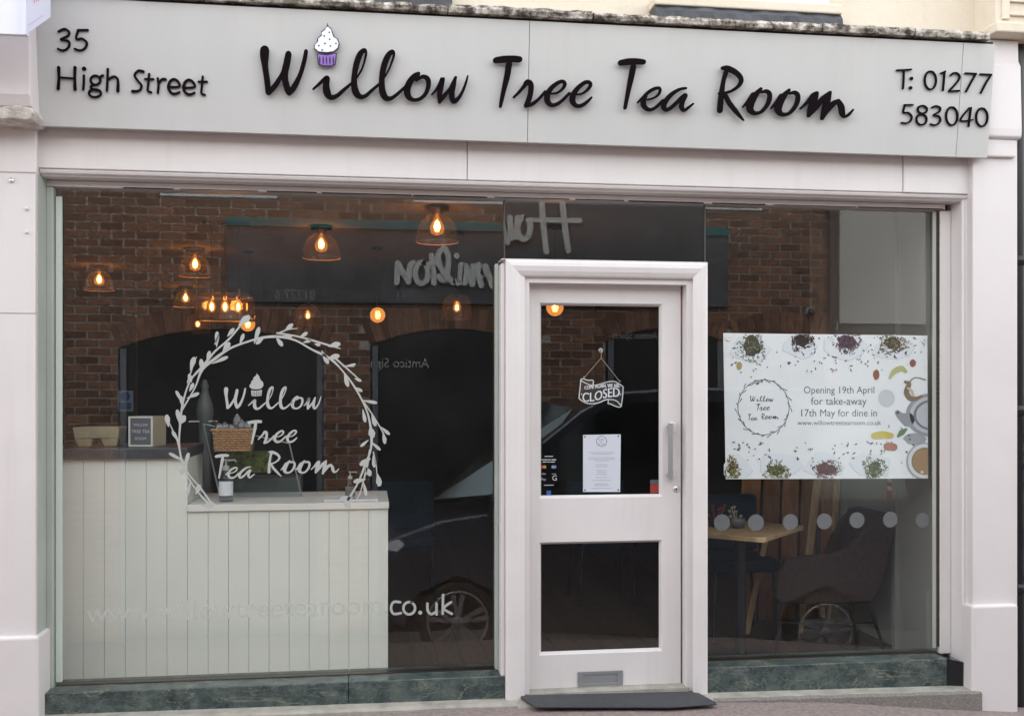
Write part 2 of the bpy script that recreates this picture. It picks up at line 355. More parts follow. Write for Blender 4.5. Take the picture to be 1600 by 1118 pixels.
def coping_mat():
    m = bpy.data.materials.new('flaking whitewashed coping'); m.use_nodes = True; t = m.node_tree; b = t.nodes['Principled BSDF']; N = t.nodes.new; L = t.links.new
    tc = N('ShaderNodeTexCoord'); n = N('ShaderNodeTexNoise'); n.inputs['Scale'].default_value = 16; n.inputs['Detail'].default_value = 10; n.inputs['Roughness'].default_value = .72; L(tc.outputs['Object'], n.inputs['Vector'])
    sx = N('ShaderNodeSeparateXYZ'); L(tc.outputs['Object'], sx.inputs[0])
    mr = N('ShaderNodeMapRange'); mr.inputs['From Min'].default_value = 2.2; mr.inputs['From Max'].default_value = 2.9; mr.inputs['To Min'].default_value = 0; mr.inputs['To Max'].default_value = .16; L(sx.outputs[0], mr.inputs['Value'])
    ad = N('ShaderNodeMath'); ad.operation = 'ADD'; L(n.outputs['Fac'], ad.inputs[0]); L(mr.outputs[0], ad.inputs[1])
    r = N('ShaderNodeValToRGB'); e = r.color_ramp.elements; e[0].position = .42; e[0].color = (.04, .032, .028, 1); e[1].position = .64; e[1].color = (.66, .62, .57, 1); x = e.new(.51); x.color = (.26, .225, .19, 1)
    L(ad.outputs[0], r.inputs[0]); L(r.outputs[0], b.inputs['Base Color']); b.inputs['Roughness'].default_value = .9
    bp = N('ShaderNodeBump'); bp.inputs['Distance'].default_value = .012; L(n.outputs['Fac'], bp.inputs['Height']); L(bp.outputs[0], b.inputs['Normal']); return m
M['coping'] = coping_mat()

# ------------------------------------------------------------------ ground (slopes down gently to the right and away to the road)
def gz(x, y):
    K = [(-30, .10), (.65, .080), (1.2, .078), (1.75, .066), (2.33, .043), (2.96, -.02), (3.34, -.053), (6, -.12), (40, -.8)]
    base = K[-1][1]
    for (a, p), (b, q) in zip(K, K[1:]):
        if x <= b: base = p+(q-p)*(x-a)/(b-a); break
    t = min(max((-y-1.0)/4.3, 0), 1)
    return base-1.22*t
mb = MB(); xs = [-30, -12, -4, -2, -1, 0, .65, 1.2, 1.75, 2.33, 2.65, 2.96, 3.34, 4, 6, 12, 40]; ys = [.05, -.3, -.6, -1.0, -1.6, -2.4, -3.2, -4.0, -4.7, -5.30]
vs = [(x, y, gz(x, y)) for y in ys for x in xs]; n = len(xs)
mb.add(vs, [(j*n+i, (j+1)*n+i, (j+1)*n+i+1, j*n+i+1) for j in range(len(ys)-1) for i in range(n-1)])
struct(mb.build('pavement', M['tarmac']))
mb = MB(); mb.add([(-30,-5.30,gz(-30,-9)-.12),(40,-5.30,gz(40,-9)-.12),(40,-80,gz(40,-9)-.12),(-30,-80,gz(-30,-9)-.12)], [(0,3,2,1)]); struct(mb.build('road', M['road']))
mb = MB(); mb.prism([(-30,-5.30,gz(-30,-9)-.3),(-30,-5.30,gz(-30,-9)+.002),(40,-5.30,gz(40,-9)+.002),(40,-5.30,gz(40,-9)-.3)], (0,-.14,0)); struct(mb.build('kerb', M['concrete_rough'], bevel=.01))

# ------------------------------------------------------------------ shop building
B = thing('shop_building', (0.8, 0, 0), 'pinkish white painted tea room shopfront with cream upper wall and large plate glass windows', 'building')
XL, XR = -1.521, 3.132
def bx(name, a, b, m, parent=B, bevel=0, label=None, seg=2):
    mb = MB(); mb.box(a, b); o = mb.build(name, m, parent, bevel=bevel, seg=seg)
    if label: o['label'] = label
    return o
# lintel boards under the sign
seams = [P(730, 240, 0).x, P(1411, 270, 0).x]
xs_ = [XL-.02, seams[0], seams[1], P(1519, 280, 0).x]
for i in range(3):
    bx('lintel_board', (xs_[i]+.0015, .0-(.004 if i == 2 else 0), 2.668), (xs_[i+1]-.0015, .10, 2.95), M['paint_wood'], bevel=.004)
bx('joint_backing', (XL, .02, 2.68), (3.1, .12, 2.94), M['gap'])
# bead + soffit + frame head
mb = MB(); prof = [(0.012, 2.667), (.0, 2.658), (.006, 2.647), (.022, 2.640), (.03, 2.634), (.148, 2.634), (.148, 2.667)]
mb.prism([(XL, y, z) for y, z in prof], (3.135-XL, 0, 0)); mb.build('head_moulding', M['paint_wood'], B)
bx('frame_head', (XL, .105, 2.603), (3.07, .20, 2.632), M['paint_wood'], bevel=.003)
mb = MB(); random.seed(3); x = XL+.35
while x < 3.0:
    l = random.uniform(.15, .5); mb.box((x, .1035, 2.6035-random.uniform(0, .003)), (x+l, .108, 2.6065+random.uniform(0, .002))); x += l+random.uniform(0, .05)
mb.build('head_crack', M['gap'], B)
# left reveal and beads
bx('left_reveal', (XL-.06, -.02, .12), (XL, .145, 2.634), M['bead'])
bx('glazing_bead', (XL, .10, .213), (XL+.03, .146, 2.60), M['bead'], bevel=.003)
bx('glazing_bead', (XL+.034, .125, .235), (XL+.062, .1465, 2.56), mat('pale green glazing bead', (.55, .60, .55), .4), bevel=.003)
# right surround
xr = P(1518, 500, 0).x; xr1 = P(1503, 500, .02).x
mb = MB(); pr = [(xr+.02, .0), (xr, .0), (xr-.012, .004), (xr-.022, .014), (xr-.036, .012), (xr1, .022), (xr1, .165), (xr+.02, .165)]
mb.prism([(x, y, .11) for x, y in pr], (0, 0, 2.55)); mb.build('right_reveal', M['paint_wood'], B)
xb = P(1466, 500, .14).x
bx('glazing_bead', (xb, .12, .213), (xr1-.002, .150, 2.60), M['paint_wood'], bevel=.003)
mb = MB(); random.seed(5)
for k in range(90):
    z = .25+k*.026; mb.box((xb-.012, .128, z), (xb-.001+random.uniform(0, .006), .146, z+.0255))
mb.build('putty_line', mat('dark decayed putty', (.05, .032, .022), .9), B)
bx('glazing_bead', (xb-.034, .135, .24), (xb-.013, .1465, 2.6), M['bead'], bevel=.002)
# pilasters
def pilaster(x0, x1, y, ztop, plinth_top, pl_x0, pl_x1, zb):
    p = bx('pilaster', (x0, y, zb), (x1, .3, ztop), M['paint'], bevel=.006)
    mb = MB(); mb.box((pl_x0, y-.028, zb), (pl_x1, .28, plinth_top))
    q = mb.build('plinth', M['paint'], p, base=(0.8,0,0), bevel=.014, seg=3)
    return p
pzl = P(30, 995, -.08).z; pzr = P(1560, 945, -.08).z
pl = pilaster(-2.25, XL-.004, -.045, 2.98, pzl, -2.28, P(60, 1000, -.073).x, -.3)
pr_ = pilaster(P(1520, 600, -.045).x, P(1590, 600, -.045).x, -.045, 2.98, pzr, P(1519, 1000, -.073).x, P(1591.5, 1000, -.073).x, -.3)
# seams and bolts on the left pilaster
zc = P(30, 270, -.045).z
mb = MB(); mb.box((-2.25, -.052, zc), (XL+.002, -.04, zc+.24)); mb.build('capital_band', M['paint'], pl, base=(.8,0,0), bevel=.006)
mb = MB(); zz = P(30, 489, -.045).z; mb.box((-2.25, -.0462, zz-.002), (P(57, 489, -.045).x, -.044, zz+.001)); mb.build('joint', mat('grey joint', (.22, .19, .18), .8), pl, base=(.8,0,0))
for (u, v, r) in ((18, 282, .011), (42, 326, .008), (42, 363, .007)):
    mb = MB(); c = P(u, v, -.046); mb.lathe([(r*1.1, .0), (r, -.006), (r*.5, -.010), (.0001, -.011)], c, 10, axis='y')
    mb.build('bolt', M['metal'] if r > .01 else M['paint'], pl, base=(.8,0,0))
# console brackets
def console(par, x0, x1, zbot, ztop, yo, yb=-.046, curve=True):
    mb = MB(); pts = [(yb, ztop), (yo, ztop), (yo-.006, zbot+.25), (yo-.002, zbot+.08), (yo+.016, zbot+.035), (yo+.05, zbot+.012), (yb, zbot)]
    mb.prism([(x0, y, z) for y, z in pts], (x1-x0, 0, 0)); return mb.build('console', M['paint'], par, base=(.8,0,0), bevel=.008)
zlb = P(30, 178, -.2).z
console(pl, -2.25, P(48, 100, -.225).x, zlb, 4.2, -.225)
mb = MB(); random.seed(11)                       # broken lip below the left console
xe = P(49, 170, -.22).x
pts = [(-2.25, zlb-.004), (xe-.16, zlb-.004), (xe-.14, zlb+.012), (xe-.10, zlb+.026), (xe-.05, zlb+.03), (xe+.01, zlb+.018), (xe+.016, zlb-.004), (xe+.005, zlb-.03), (xe-.03, zlb-.036), (xe-.07, zlb-.03), (xe-.12, zlb-.034), (xe-.16, zlb-.026), (-2.25, zlb-.03)]
mb.prism([(x, -.235, z) for x, z in pts], (0, .19, 0)); mb.build('broken_lip', mat('chipped plaster', (.62, .57, .54), .9, c2=(.35, .30, .26), vscale=18, bump=.006, bscale=50), pl, base=(.8,0,0), bevel=.006)
# right console
zrb = P(1570, 216, -.09).z; xrc = P(1597, 150, -.09).x
mb = MB(); mb.prism([(P(1530, 150, -.09).x, y, z) for y, z in [(-.046, 3.47), (-.060, 3.47), (-.064, 3.36), (-.082, 3.33), (-.092, zrb+.05), (-.090, zrb+.01), (-.075, zrb), (-.046, zrb)]], (xrc-P(1530, 150, -.09).x, 0, 0))
mb.build('console', M['paint'], pr_, base=(.8,0,0), bevel=.008)
zz2 = P(1570, 243, -.1).z
mb = MB(); mb.box((P(1520, 230, -.1).x, -.07, zz2), (P(1588, 230, -.07).x, -.04, zrb+.002)); mb.build('capital_band', M['paint'], pr_, base=(.8,0,0), bevel=.008)
# cream upper storey
ZC = 3.455
bx('upper_wall', (-2.6, .06, ZC-.4), (xrc+.3, .5, 4.6), M['cream'])
uw = [o for o in B.children if o.name.startswith('upper_wall')][0]
def cut_window(u0, u1, z0):
    x0 = P(u0, 20, .02).x; x1 = P(u1, 20, .02).x
    f = bx('upper_window', (x0+.02, .03, z0+.05), (x1-.02, .058, 4.55), mat('white window timber', (.75, .74, .78), .4), bevel=.004)
    mb = MB(); mb.box((x0+.09, .026, z0+.12), (x1-.09, .0295, 4.45)); mb.build('pane', mat('pale net curtain behind glass', (.62, .60, .68), .3), f, base=(.8,0,0))
    bx('window_sill', (x0-.01, -.06, z0), (x1+.01, .058, z0+.05), M['cream'], bevel=.008, seg=3)
    mb = MB(); vs = []; n = 24
    # lead flashing dressed down over the wall foot: wavy sheet with thickness
    for k in range(n+1):
        x = x0-.005+(x1-x0+.01)*k/n; wv = .004*math.sin(k*1.7)+.003*math.sin(k*.6+1)
        vs += [(x, -.050+wv, z0-.002), (x, -.072+wv, z0-.03), (x, -.078-wv, ZC+.0), (x, .05, ZC), (x, .05, z0-.002)]
    mb.add(vs, [(k*5+j, k*5+(j+1) % 5, (k+1)*5+(j+1) % 5, (k+1)*5+j) for k in range(n) for j in range(5)]+[(4,3,2,1,0), tuple(n*5+j for j in range(5))])
    mb.build('lead_flashing', M['slate'], B)
z0 = P(1160, 12, -.05).z
cut_window(1019, 1303, z0-.01); cut_window(420, 703, z0-.01)
# right cream pier with recessed panel
xcp = P(1556, 30, -.13).x; zcp = P(1575, 50, -.15).z
mb = MB(); mb.box((xcp, -.13, zcp+.02), (xcp+.5, .07, 4.6)); o = mb.build('cream_pier', M['cream'], B, bevel=.005)
mb = MB(); mb.box((xcp-.015, -.16, zcp-.004), (xcp+.52, .07, zcp+.05)); mb.build('cornice', M['cream'], o, base=(.8,0,0), bevel=.008)
xq = P(1576, 20, -.13).x
for a in (((xq, -.145, zcp+.09), (xcp+.5, -.128, zcp+.105)), ((xq, -.145, zcp+.16), (xcp+.5, -.128, 4.5)), ((xq-.04, -.142, zcp+.07), (xq, -.128, 4.5))):
    mb = MB(); mb.box(*a); mb.build('panel_moulding', M['cream'], o, base=(.8,0,0), bevel=.003)
# coping: uneven stones over the sign
random.seed(21)
cuts = [-2.1, -.75, P(700, 30, -.2).x, P(927, 40, -.2).x, P(1285, 50, -.2).x, P(1430, 55, -.2).x, P(1549, 62, -.2).x]
for i in range(len(cuts)-1):
    x0, x1 = cuts[i]+.004, cuts[i+1]-.004; n = max(4, int((x1-x0)/.035)); mb = MB(); vs = []
    th = .042+random.uniform(-.004, .006)
    for k in range(n+1):
        x = x0+(x1-x0)*k/n; j = lambda a: random.uniform(-a, a)
        zt = 3.418+th+j(.004); yf = -.198+j(.006)
        vs += [(x, yf, 3.418), (x, yf-.006+j(.003), 3.418+th*.45), (x, yf+.004, zt-.006), (x, yf+.03, zt), (x, .058, zt+.006), (x, .058, 3.418)]
    mb.add(vs, [(k*6+(j+1) % 6, k*6+j, (k+1)*6+j, (k+1)*6+(j+1) % 6) for k in range(n) for j in range(6)]+[(5,4,3,2,1,0)[::-1], tuple(n*6+j for j in range(6))[::-1]])
    mb.build('coping_stone', M['coping'], B)
bx('shadow_gap', (-2.0, -.16, 3.405), (3.175, .05, 3.419), M['gap'])
# stall riser + plinth stones
zs = .213
xsm = .665
def riser(x0, x1, zb0, zb1):
    mb = MB(); mb.prism([(x0, .02, zb0), (x1, .02, zb1), (x1, .02, zs), (x0, .02, zs)], (0, .24, 0)); return mb.build('stall_riser', M['marble'], B, bevel=.004)
xrr = P(1480, 1050, .02).x
rs = [XL, -.10, xsm+.005]
for i in range(2): riser(rs[i]+(.001 if i else 0), rs[i+1]-.001, .135-.010*(rs[i]-XL)-.03, .135-.010*(rs[i+1]-XL)-.03)
riser(P(1104, 1080, .02).x, xrr, .06, .05)
mb = MB(); mb.prism([(xrr, .02, .05), (xrr, .02, zs), (xr1+.012, -.03+.03, zs-.02), (xr1+.03, -.0, .02)], (0, .2, 0)); mb.build('riser_return', mat('black polished granite', (.008, .01, .012), .2), B)
bx('subsill', (XL, .140, zs), (XL+2.19, .2, zs+.004), M['dkmetal']); bx('subsill', (P(1107, 1040, .1).x, .140, zs), (xrr, .2, zs+.004), M['dkmetal'])
# concrete step strips
mb = MB(); n = 30
def strip(x0, x1, zt0, zt1, yf, name, m):
    mb = MB(); vs = []; n = 26; random.seed(int(x0*100)+7)
    for k in range(n+1):
        t = k/n; x = x0+(x1-x0)*t; z = zt0+(zt1-zt0)*t; e = random.uniform(-.006, .006)
        vs += [(x, .03, z+.003), (x, yf+.015+e, z), (x, yf+e, z-.012), (x, yf-.004+e, -.25), (x, .03, -.25)]
    mb.add(vs, [(k*5+(j+1) % 5, k*5+j, (k+1)*5+j, (k+1)*5+(j+1) % 5) for k in range(n) for j in range(5)]+[(0,1,2,3,4), tuple(n*5+j for j in range(5))[::-1]])
    for k in range(n*5):
        if k % 5 in (0,): mb.m[k] = 1
    return mb.build(name, [m, M['concrete']], B)
strip(XL-.02, .72, .112, .098, -.06, 'doorstep', M['concrete'])
strip(.72, P(1112, 1090, -.05).x, .092, .086, -.075, 'doorstep', M['concrete'])
strip(P(1112, 1090, -.05).x, xr1+.05, .084, .066, -.085, 'doorstep', M['concrete_rough'])
# glass panes
def pane(name, x0, x1, z0, z1, y, m, par=B, tilt=0, th=.006):
    mb = MB(); o = math.sin(tilt)*(z1-z0)
    mb.prism([(x0, y, z0), (x1, y, z0), (x1, y-o, z1), (x0, y-o, z1)], (0, th, 0)); return mb.build(name, m, par, base=(.8,0,0))
xt0, xt1 = P(788, 350, GY).x, P(1101, 350, GY).x
pane('window_pane', XL+.0, xt0-.004, zs+.008, 2.604, GY, M['glass'])
pane('window_pane', xt1+.004, xb-.002, zs+.008, 2.604, GY, M['glass'])
zdt = 2.262
pane('transom_pane', xt0+.003, xt1-.003, zdt, 2.604, GY+.010, mat and M['glass'], tilt=.0365)
for x, wd in ((xt0, .006), (xt1, .007)): bx('glass_joint', (x-wd/2, GY-.006, zdt), (x+wd/2, GY+.012, 2.603), mat('grey silicone joint', (.05, .05, .045), .4), bevel=.001)
# ------------------------------------------------------------------ door frame and door
xa, xbd = .670, 1.708                      # outer frame at y=0
xi0, xi1 = P(820, 700, .012).x, P(1084, 700, .012).x
xs0, xs1 = P(827, 700, .03).x, P(1073, 700, .03).x
zo = 2.280; zi = P(950, 434, .012).z; zst = P(950, 443, .03).z; zb = .02
DF = None
mb = MB()
secs = [(0, .155), (0, .0), (.012, -.006), (.03, -.009), (.055, -.004), (.075, .006), (1, .014), (1, .030), (2, .030), (2, .115), (2, .155)]
def ring(sec):
    k, y = sec
    if k == 1: a, b, z = xi0, xi1, zi
    elif k == 2: a, b, z = xs0, xs1, zst
    else: a, b, z = xa+k, xbd-k, zo-k
    return [(a, y, zb), (a, y, z), (b, y, z), (b, y, zb)]
rings = [ring(s) for s in secs]; vs = [p for r in rings for p in r]
fs = []
for i in range(len(rings)-1):
    for k in range(3): fs.append((i*4+k, i*4+k+1, (i+1)*4+k+1, (i+1)*4+k))
mb.add(vs, fs); DF = mb.build('door_frame', M['paint_wood'], B)
DF.data.flip_normals() if False else None
# narrow fillets on the outer left side of the frame
bx('frame_fillet', (xa-.022, .02, zs), (xa-.001, .145, 2.262), M['paint_wood'], bevel=.004)
bx('frame_fillet', (xa-.040, .10, zs+.01), (xa-.023, .147, 2.27), M['bead'], bevel=.003)
bx('frame_head_fillet', (xa-.02, .0, 2.2803), (xbd, .15, 2.284), M['paint_wood'])
# leaf
yl = .10; lx0, lx1 = P(826, 700, yl).x, P(1063.5, 700, yl).x
lz0, lz1 = .118, zst+.02
gx0, gx1 = P(842.5, 700, yl).x, P(1035, 700, yl).x
g1t, g1b = P(930, 473.5, yl).z, P(930, 777, yl).z
g2t, g2b = P(930, 845, yl).z, P(930, 1020, yl).z
door = thing  # placeholder name
D_ = MB()
for a, b in (((lx0, lz0), (gx0, lz1)), ((gx1, lz0), (lx1, lz1)), ((gx0, lz0), (gx1, g2b)), ((gx0, g2t), (gx1, g1b)), ((gx0, g1t), (gx1, lz1))):
    D_.box((a[0], yl, a[1]), (b[0], yl+.045, b[1]))
DO = D_.build('door', M['paint_wood'], B)
def sub(name, mbx, m, bevel=0, label=None):
    o = mbx.build(name, m, DO, base=(.8,0,0), bevel=bevel)
    if label: o['label'] = label
    return o
def bead(x0, x1, z0, z1):
    mb = MB(); w_ = .013; yy = (yl+.001, yl+.022)
    outer = [(x0, z0), (x1, z0), (x1, z1), (x0, z1)]; inner = [(x0+w_, z0+w_), (x1-w_, z0+w_), (x1-w_, z1-w_), (x0+w_, z1-w_)]
    vs = [(x, yy[0], z) for x, z in outer]+[(x, yy[0]+.004, z) for x, z in [(a+(.004 if a == x0 else -.004), b+(.004 if b == z0 else -.004)) for a, b in outer]]+[(x, yy[1], z) for x, z in inner]
    fs = [(r*4+k, r*4+(k+1) % 4, (r+1)*4+(k+1) % 4, (r+1)*4+k) for r in range(2) for k in range(4)]
    mb.add(vs, fs); sub('glazing_bead', mb, M['paint_wood'])
bead(gx0, gx1, g1b, g1t); bead(gx0, gx1, g2b, g2t)
for z0_, z1_ in ((g1b, g1t), (g2b, g2t)):
    mb = MB(); mb.box((gx0, .122, z0_), (gx1, .127, z1_)); sub('door_pane', mb, M['door_glass'])
# handle
hx = P(1049, 700, .04).x; h1, h0 = P(1049, 660, .04).z, P(1049, 748, .04).z
mb = MB(); mb.box((hx-.012, .045, h0), (hx+.012, .052, h1)); mb.box((hx-.012, .052, h0), (hx-.008, .062, h1)); mb.box((hx+.008, .052, h0), (hx+.012, .062, h1))
for z in (h0+.02, h1-.02): mb.tube([(hx, .052, z), (hx, yl, z)], .008, 10)
sub('door_handle', mb, M['metal'], .002)
mb = MB(); mb.box((hx+.012, .060, h1-.05), (hx+.030, yl, h1)); sub('handle_bracket', mb, M['paint_wood'], .002)
mb = MB(); mb.box((hx+.012, .070, h0), (hx+.028, yl, h0+.045)); sub('handle_bracket', mb, M['paint_wood'], .002)
mb = MB(); lc = P(1056.5, 763, yl); mb.lathe([(.0165, 0), (.0165, -.004), (.013, -.007), (.0001, -.007)], lc, 20, axis='y'); mb.box((lc.x-.002, lc.y-.0085, lc.z-.008), (lc.x+.002, lc.y-.006, lc.z+.006), 1); sub('lock', mb, [M['metal'], M['gap']])
# letterbox
q0, q1 = P(902.5, 1071, yl), P(973, 1046, yl); mb = MB()
mb.box((q0.x, yl-.006, q0.z), (q1.x, yl, q0.z+.014)); mb.box((q0.x, yl-.006, q1.z-.016), (q1.x, yl, q1.z)); mb.box((q0.x, yl-.006, q0.z+.014), (q0.x+.028, yl, q1.z-.016)); mb.box((q1.x-.03, yl-.006, q0.z+.014), (q1.x, yl, q1.z-.016))
mb.box((q0.x+.028, yl-.0025, q0.z+.014), (q1.x-.03, yl, q1.z-.016)); lb = sub('letterbox', mb, mat('grey satin letter plate', (.28, .285, .30), .45, .4), .0015)
bx('threshold', (xs0-.01, .02, .06), (xs1+.01, .2, .117), M['concrete'])
# doormat
mt = MB(); a = P(815, 1083, .02); pts = [(xa+.03, .09), (xa-.0, -.055), (xa+.075, -.175), (xbd+.03, -.225), (xbd+.055, -.205), (xbd-.06, .09)]
pts = [(P(813, 1083, -.0).x, .02), (P(833, 1104, -.1).x, -.16), (P(1040, 1104, -.1).x, -.215), (P(1111, 1097, -.1).x, -.185), (P(1112, 1092, -.1).x, -.165), (xbd-.07, .095), (xs0, .095)]
zm = lambda x: .103-.018*(x-.7)
mt.prism([(x, y, zm(x)) for x, y in pts], (0, 0, .011)); 
mat_o = mt.build('door_mat', M['rubber'], base=(1.2, -.05, .1), bevel=.004); tag(mat_o, 'dark grey ribbed rubber mat lying on the step below the shop door', 'doormat')

# ------------------------------------------------------------------ fascia sign
fp0 = Vector((0, -.10, 2.838)); fup = Vector((0, -.07, .567)).normalized(); fn_ = Vector((0, -fup.z, fup.y)).normalized()
if fn_.y > 0: fn_ = -fn_
FP = lambda u, v: PL(u, v, fp0, fn_)
S = thing('fascia_sign', (.85, -.12, 3.1), 'long warm grey shop sign with black script letters and a purple cupcake above the shopfront', 'sign')
sx = [FP(63, 190).x-.04, FP(826, 120).x, FP(1500, 150).x, FP(1549, 160).x]
H = .567/fup.z
for i in range(3):
    x0, x1 = sx[i]+(.0012 if i else 0), sx[i+1]-(.0012 if i < 2 else 0); mb = MB()
    p = [Vector((x0, 0, 0))+fp0, Vector((x1, 0, 0))+fp0, Vector((x1, 0, 0))+fp0+fup*H, Vector((x0, 0, 0))+fp0+fup*H]
    mb.prism(p, -fn_*.022); mb.build('panel', M['fascia'], S, bevel=.0015)
mb = MB(); p = [Vector((sx[0]+.01, 0, 0))+fp0-fn_*.018+fup*.004, Vector((sx[3]-.01, 0, 0))+fp0-fn_*.018+fup*.004, Vector((sx[3]-.01, 0, 0))+fp0+fup*(H-.004)-fn_*.018, Vector((sx[0]+.01, 0, 0))+fp0+fup*(H-.004)-fn_*.018]
mb.prism(p, -fn_*.06); mb.build('sign_box', M['paint_wood'], S)
def zfn(ox, oy, s): return lambda x, y: FP(ox+x/s, oy+y/s)
A_ = (395, 30, 7.983); B_ = (560, 60, 7.983); C_ = (760, 70, 7.983); D2 = (955, 75, 9.32); E_ = (1105, 90, 6.957)
G = {}
G['W'] = (A_, [[(155,400,112),(152,480,108),(160,600,76),(185,780,72),(200,925,70)], [(205,930,60),(290,835,62),(370,700,48),(420,590,60)], [(450,450,78),(430,560,84),(405,680,86),(410,780,80),(440,890,80),(458,930,70)], [(460,930,62),(520,860,72),(590,720,56),(635,580,54),(658,480,52),(668,415,48)]])
G['i'] = (A_, [[(757,885,24),(820,830,34),(900,760,52),(932,752,64),(917,830,82),(930,930,92),(975,985,66),(1050,968,52),(1130,900,44),(1225,820,34)]])
G['l1'] = (A_, [[(1300,740,20),(1360,640,24),(1395,530,26),(1412,440,34),(1392,402,50),(1340,450,70),(1298,560,76),(1270,700,70),(1265,830,80),(1290,930,86),(1345,980,60),(1410,965,46),(1490,895,40),(1572,828,34)]])
G['l2'] = (B_, [[(328,492,22),(380,400,24),(415,310,28),(440,225,34),(425,180,48),(375,222,70),(330,320,78),(300,440,74),(290,570,74),(300,680,84),(340,752,72),(400,760,50),(460,725,42),(530,665,38),(600,600,34)]])
G['o1'] = (B_, [[(745,455,52),(690,492,72),(632,570,82),(605,660,86),(625,740,70),(690,780,44),(770,762,44),(835,700,50),(868,610,58),(865,530,62),(820,492,52),(770,500,44),(720,535,34)]])
G['w1'] = (B_, [[(912,712,24),(965,655,36),(1015,575,48),(1045,515,58),(1030,600,64),(1010,700,64),(1008,805,42)], [(1008,805,38),(1060,735,52),(1130,650,42),(1180,560,46),(1207,502,38)], [(1205,505,34),(1180,600,62),(1158,700,72),(1180,795,62),(1235,765,50),(1290,680,38),(1330,580,32),(1357,485,22)]])
G['T1'] = (C_, [[(110,208,74),(200,196,84),(320,190,80),(402,196,76)], [(272,255,76),(250,400,74),(212,560,60),(182,700,50),(166,780,38)]])
G['r'] = (C_, [[(335,665,32),(400,600,40),(460,530,50),(500,482,72),(542,505,70),(545,590,62),(520,690,66),(487,768,58)], [(487,772,46),(560,750,48),(640,690,40),(720,600,40)]])
G['e1'] = (C_, [[(800,622,22),(870,610,28),(940,560,38),(965,505,48),(940,470,44),(880,488,52),(800,550,60),(750,635,72),(752,712,68),(800,762,50),(870,750,46),(940,700,42),(1020,620,40)]])
G['e2'] = (C_, [[(1105,632,22),(1180,620,28),(1250,570,38),(1285,512,46),(1260,478,46),(1200,492,52),(1120,560,60),(1066,650,72),(1066,722,66),(1110,772,50),(1180,765,48),(1250,715,40),(1295,670,28)]])
G['T2'] = (D2, [[(120,232,82),(230,216,94),(350,212,88),(450,220,74)], [(302,292,84),(275,430,80),(235,620,66),(205,770,56),(183,885,48)]])
G['e3'] = (D2, [[(370,805,30),(440,735,42),(520,660,52),(600,612,52),(670,598,46),(692,630,40),(668,690,38),(600,740,32),(510,766,28)], [(480,715,56),(448,790,74),(460,860,70),(520,908,54),(590,900,50),(660,850,46),(730,780,48)]])
G['a'] = (D2, [[(1065,600,36),(980,615,44),(880,670,60),(790,760,70),(745,850,72),(772,910,58),(840,888,56),(930,810,56),(1010,735,66),(1052,708,72)], [(1052,708,74),(1012,800,70),(1005,880,64),(1042,920,48),(1100,880,40),(1170,825,28)]])
G['R'] = (E_, [[(150,125,40),(200,130,62),(280,165,56),(335,215,50),(350,265,46),(320,320,38),(250,370,32),(170,395,30),(110,398,24)], [(185,170,48),(157,270,42),(137,400,54),(126,500,58),(120,585,58)], [(175,410,40),(220,500,50),(290,590,46),(340,650,30),(375,690,14)]])
O_ = [[(370,545,20),(430,480,40),(480,412,52)], [(562,350,34),(505,415,62),(455,500,80),(447,570,70),(490,612,44),(560,602,38),(620,540,42),(655,465,48),(655,402,46),(620,376,42),(572,385,30)]]
G['o2'] = (E_, O_); G['o3'] = (E_, [[(x+305, y+14, ww) for x, y, ww in s] for s in O_])
G['m'] = (E_, [[(990,565,20),(1060,500,36),(1130,420,52),(1165,398,44)], [(1165,398,46),(1145,450,68),(1110,550,66),(1080,640,38)], [(1080,640,34),(1150,560,52),(1230,460,56),(1310,388,34)], [(1308,392,36),(1280,480,66),(1250,580,56),(1225,670,38)], [(1225,670,34),(1270,600,46),(1340,515,60),(1400,482,46)], [(1398,482,46),(1430,540,62),(1442,612,60),(1465,650,34),(1510,630,30),(1560,575,16)]])
WORD = {'Willow': ['W','i','l1','l2','o1','w1'], 'Tree': ['T1','r','e1','e2'], 'Tea': ['T2','e3','a'], 'Room': ['R','o2','o3','m']}
# the same glyphs flattened to sign-plane metres, for the window lettering
FLAT = {}
for wd, ks in WORD.items():
    gl = []
    for k in ks:
        (ox, oy, s), st = G[k]; out = []
        for q in st:
            nq = []
            for x, y, ww in q:
                p = FP(ox+x/s, oy+y/s); p2 = FP(ox+(x+ww)/s, oy+y/s); nq.append((p.x, (p-fp0).dot(fup), (p2-p).length))
            out.append(nq)
        gl.append(out)
    FLAT[wd] = gl
for k, ((ox, oy, s), st) in G.items():
    mb = MB()
    for j, q in enumerate(st): stroke(mb, q, zfn(ox, oy, s), fn_, .012, off=.018+.0003*j)
    # stand-off studs behind the letter
    for q in st[:1]:
        for c in (q[1], q[-2]):
            b0 = FP(ox+c[0]/s, oy+c[1]/s); mb.tube([b0, b0+fn_*.018], .003, 6)
    mb.build('letter', M['black'], S)
small = {}
F2 = (1390, 90, 8.6); G2 = (80, 30, 6.154); wF, wG = 23, 21
e5 = [(1140,655,19),(1235,650,21),(1220,602,25),(1180,580,22),(1143,608,25),(1130,660,25),(1150,705,25),(1190,722,25),(1235,705,20)]
t5 = [[(945,530),(937,620),(932,690),(965,706,20)], [(905,580,20),(985,580,20)]]
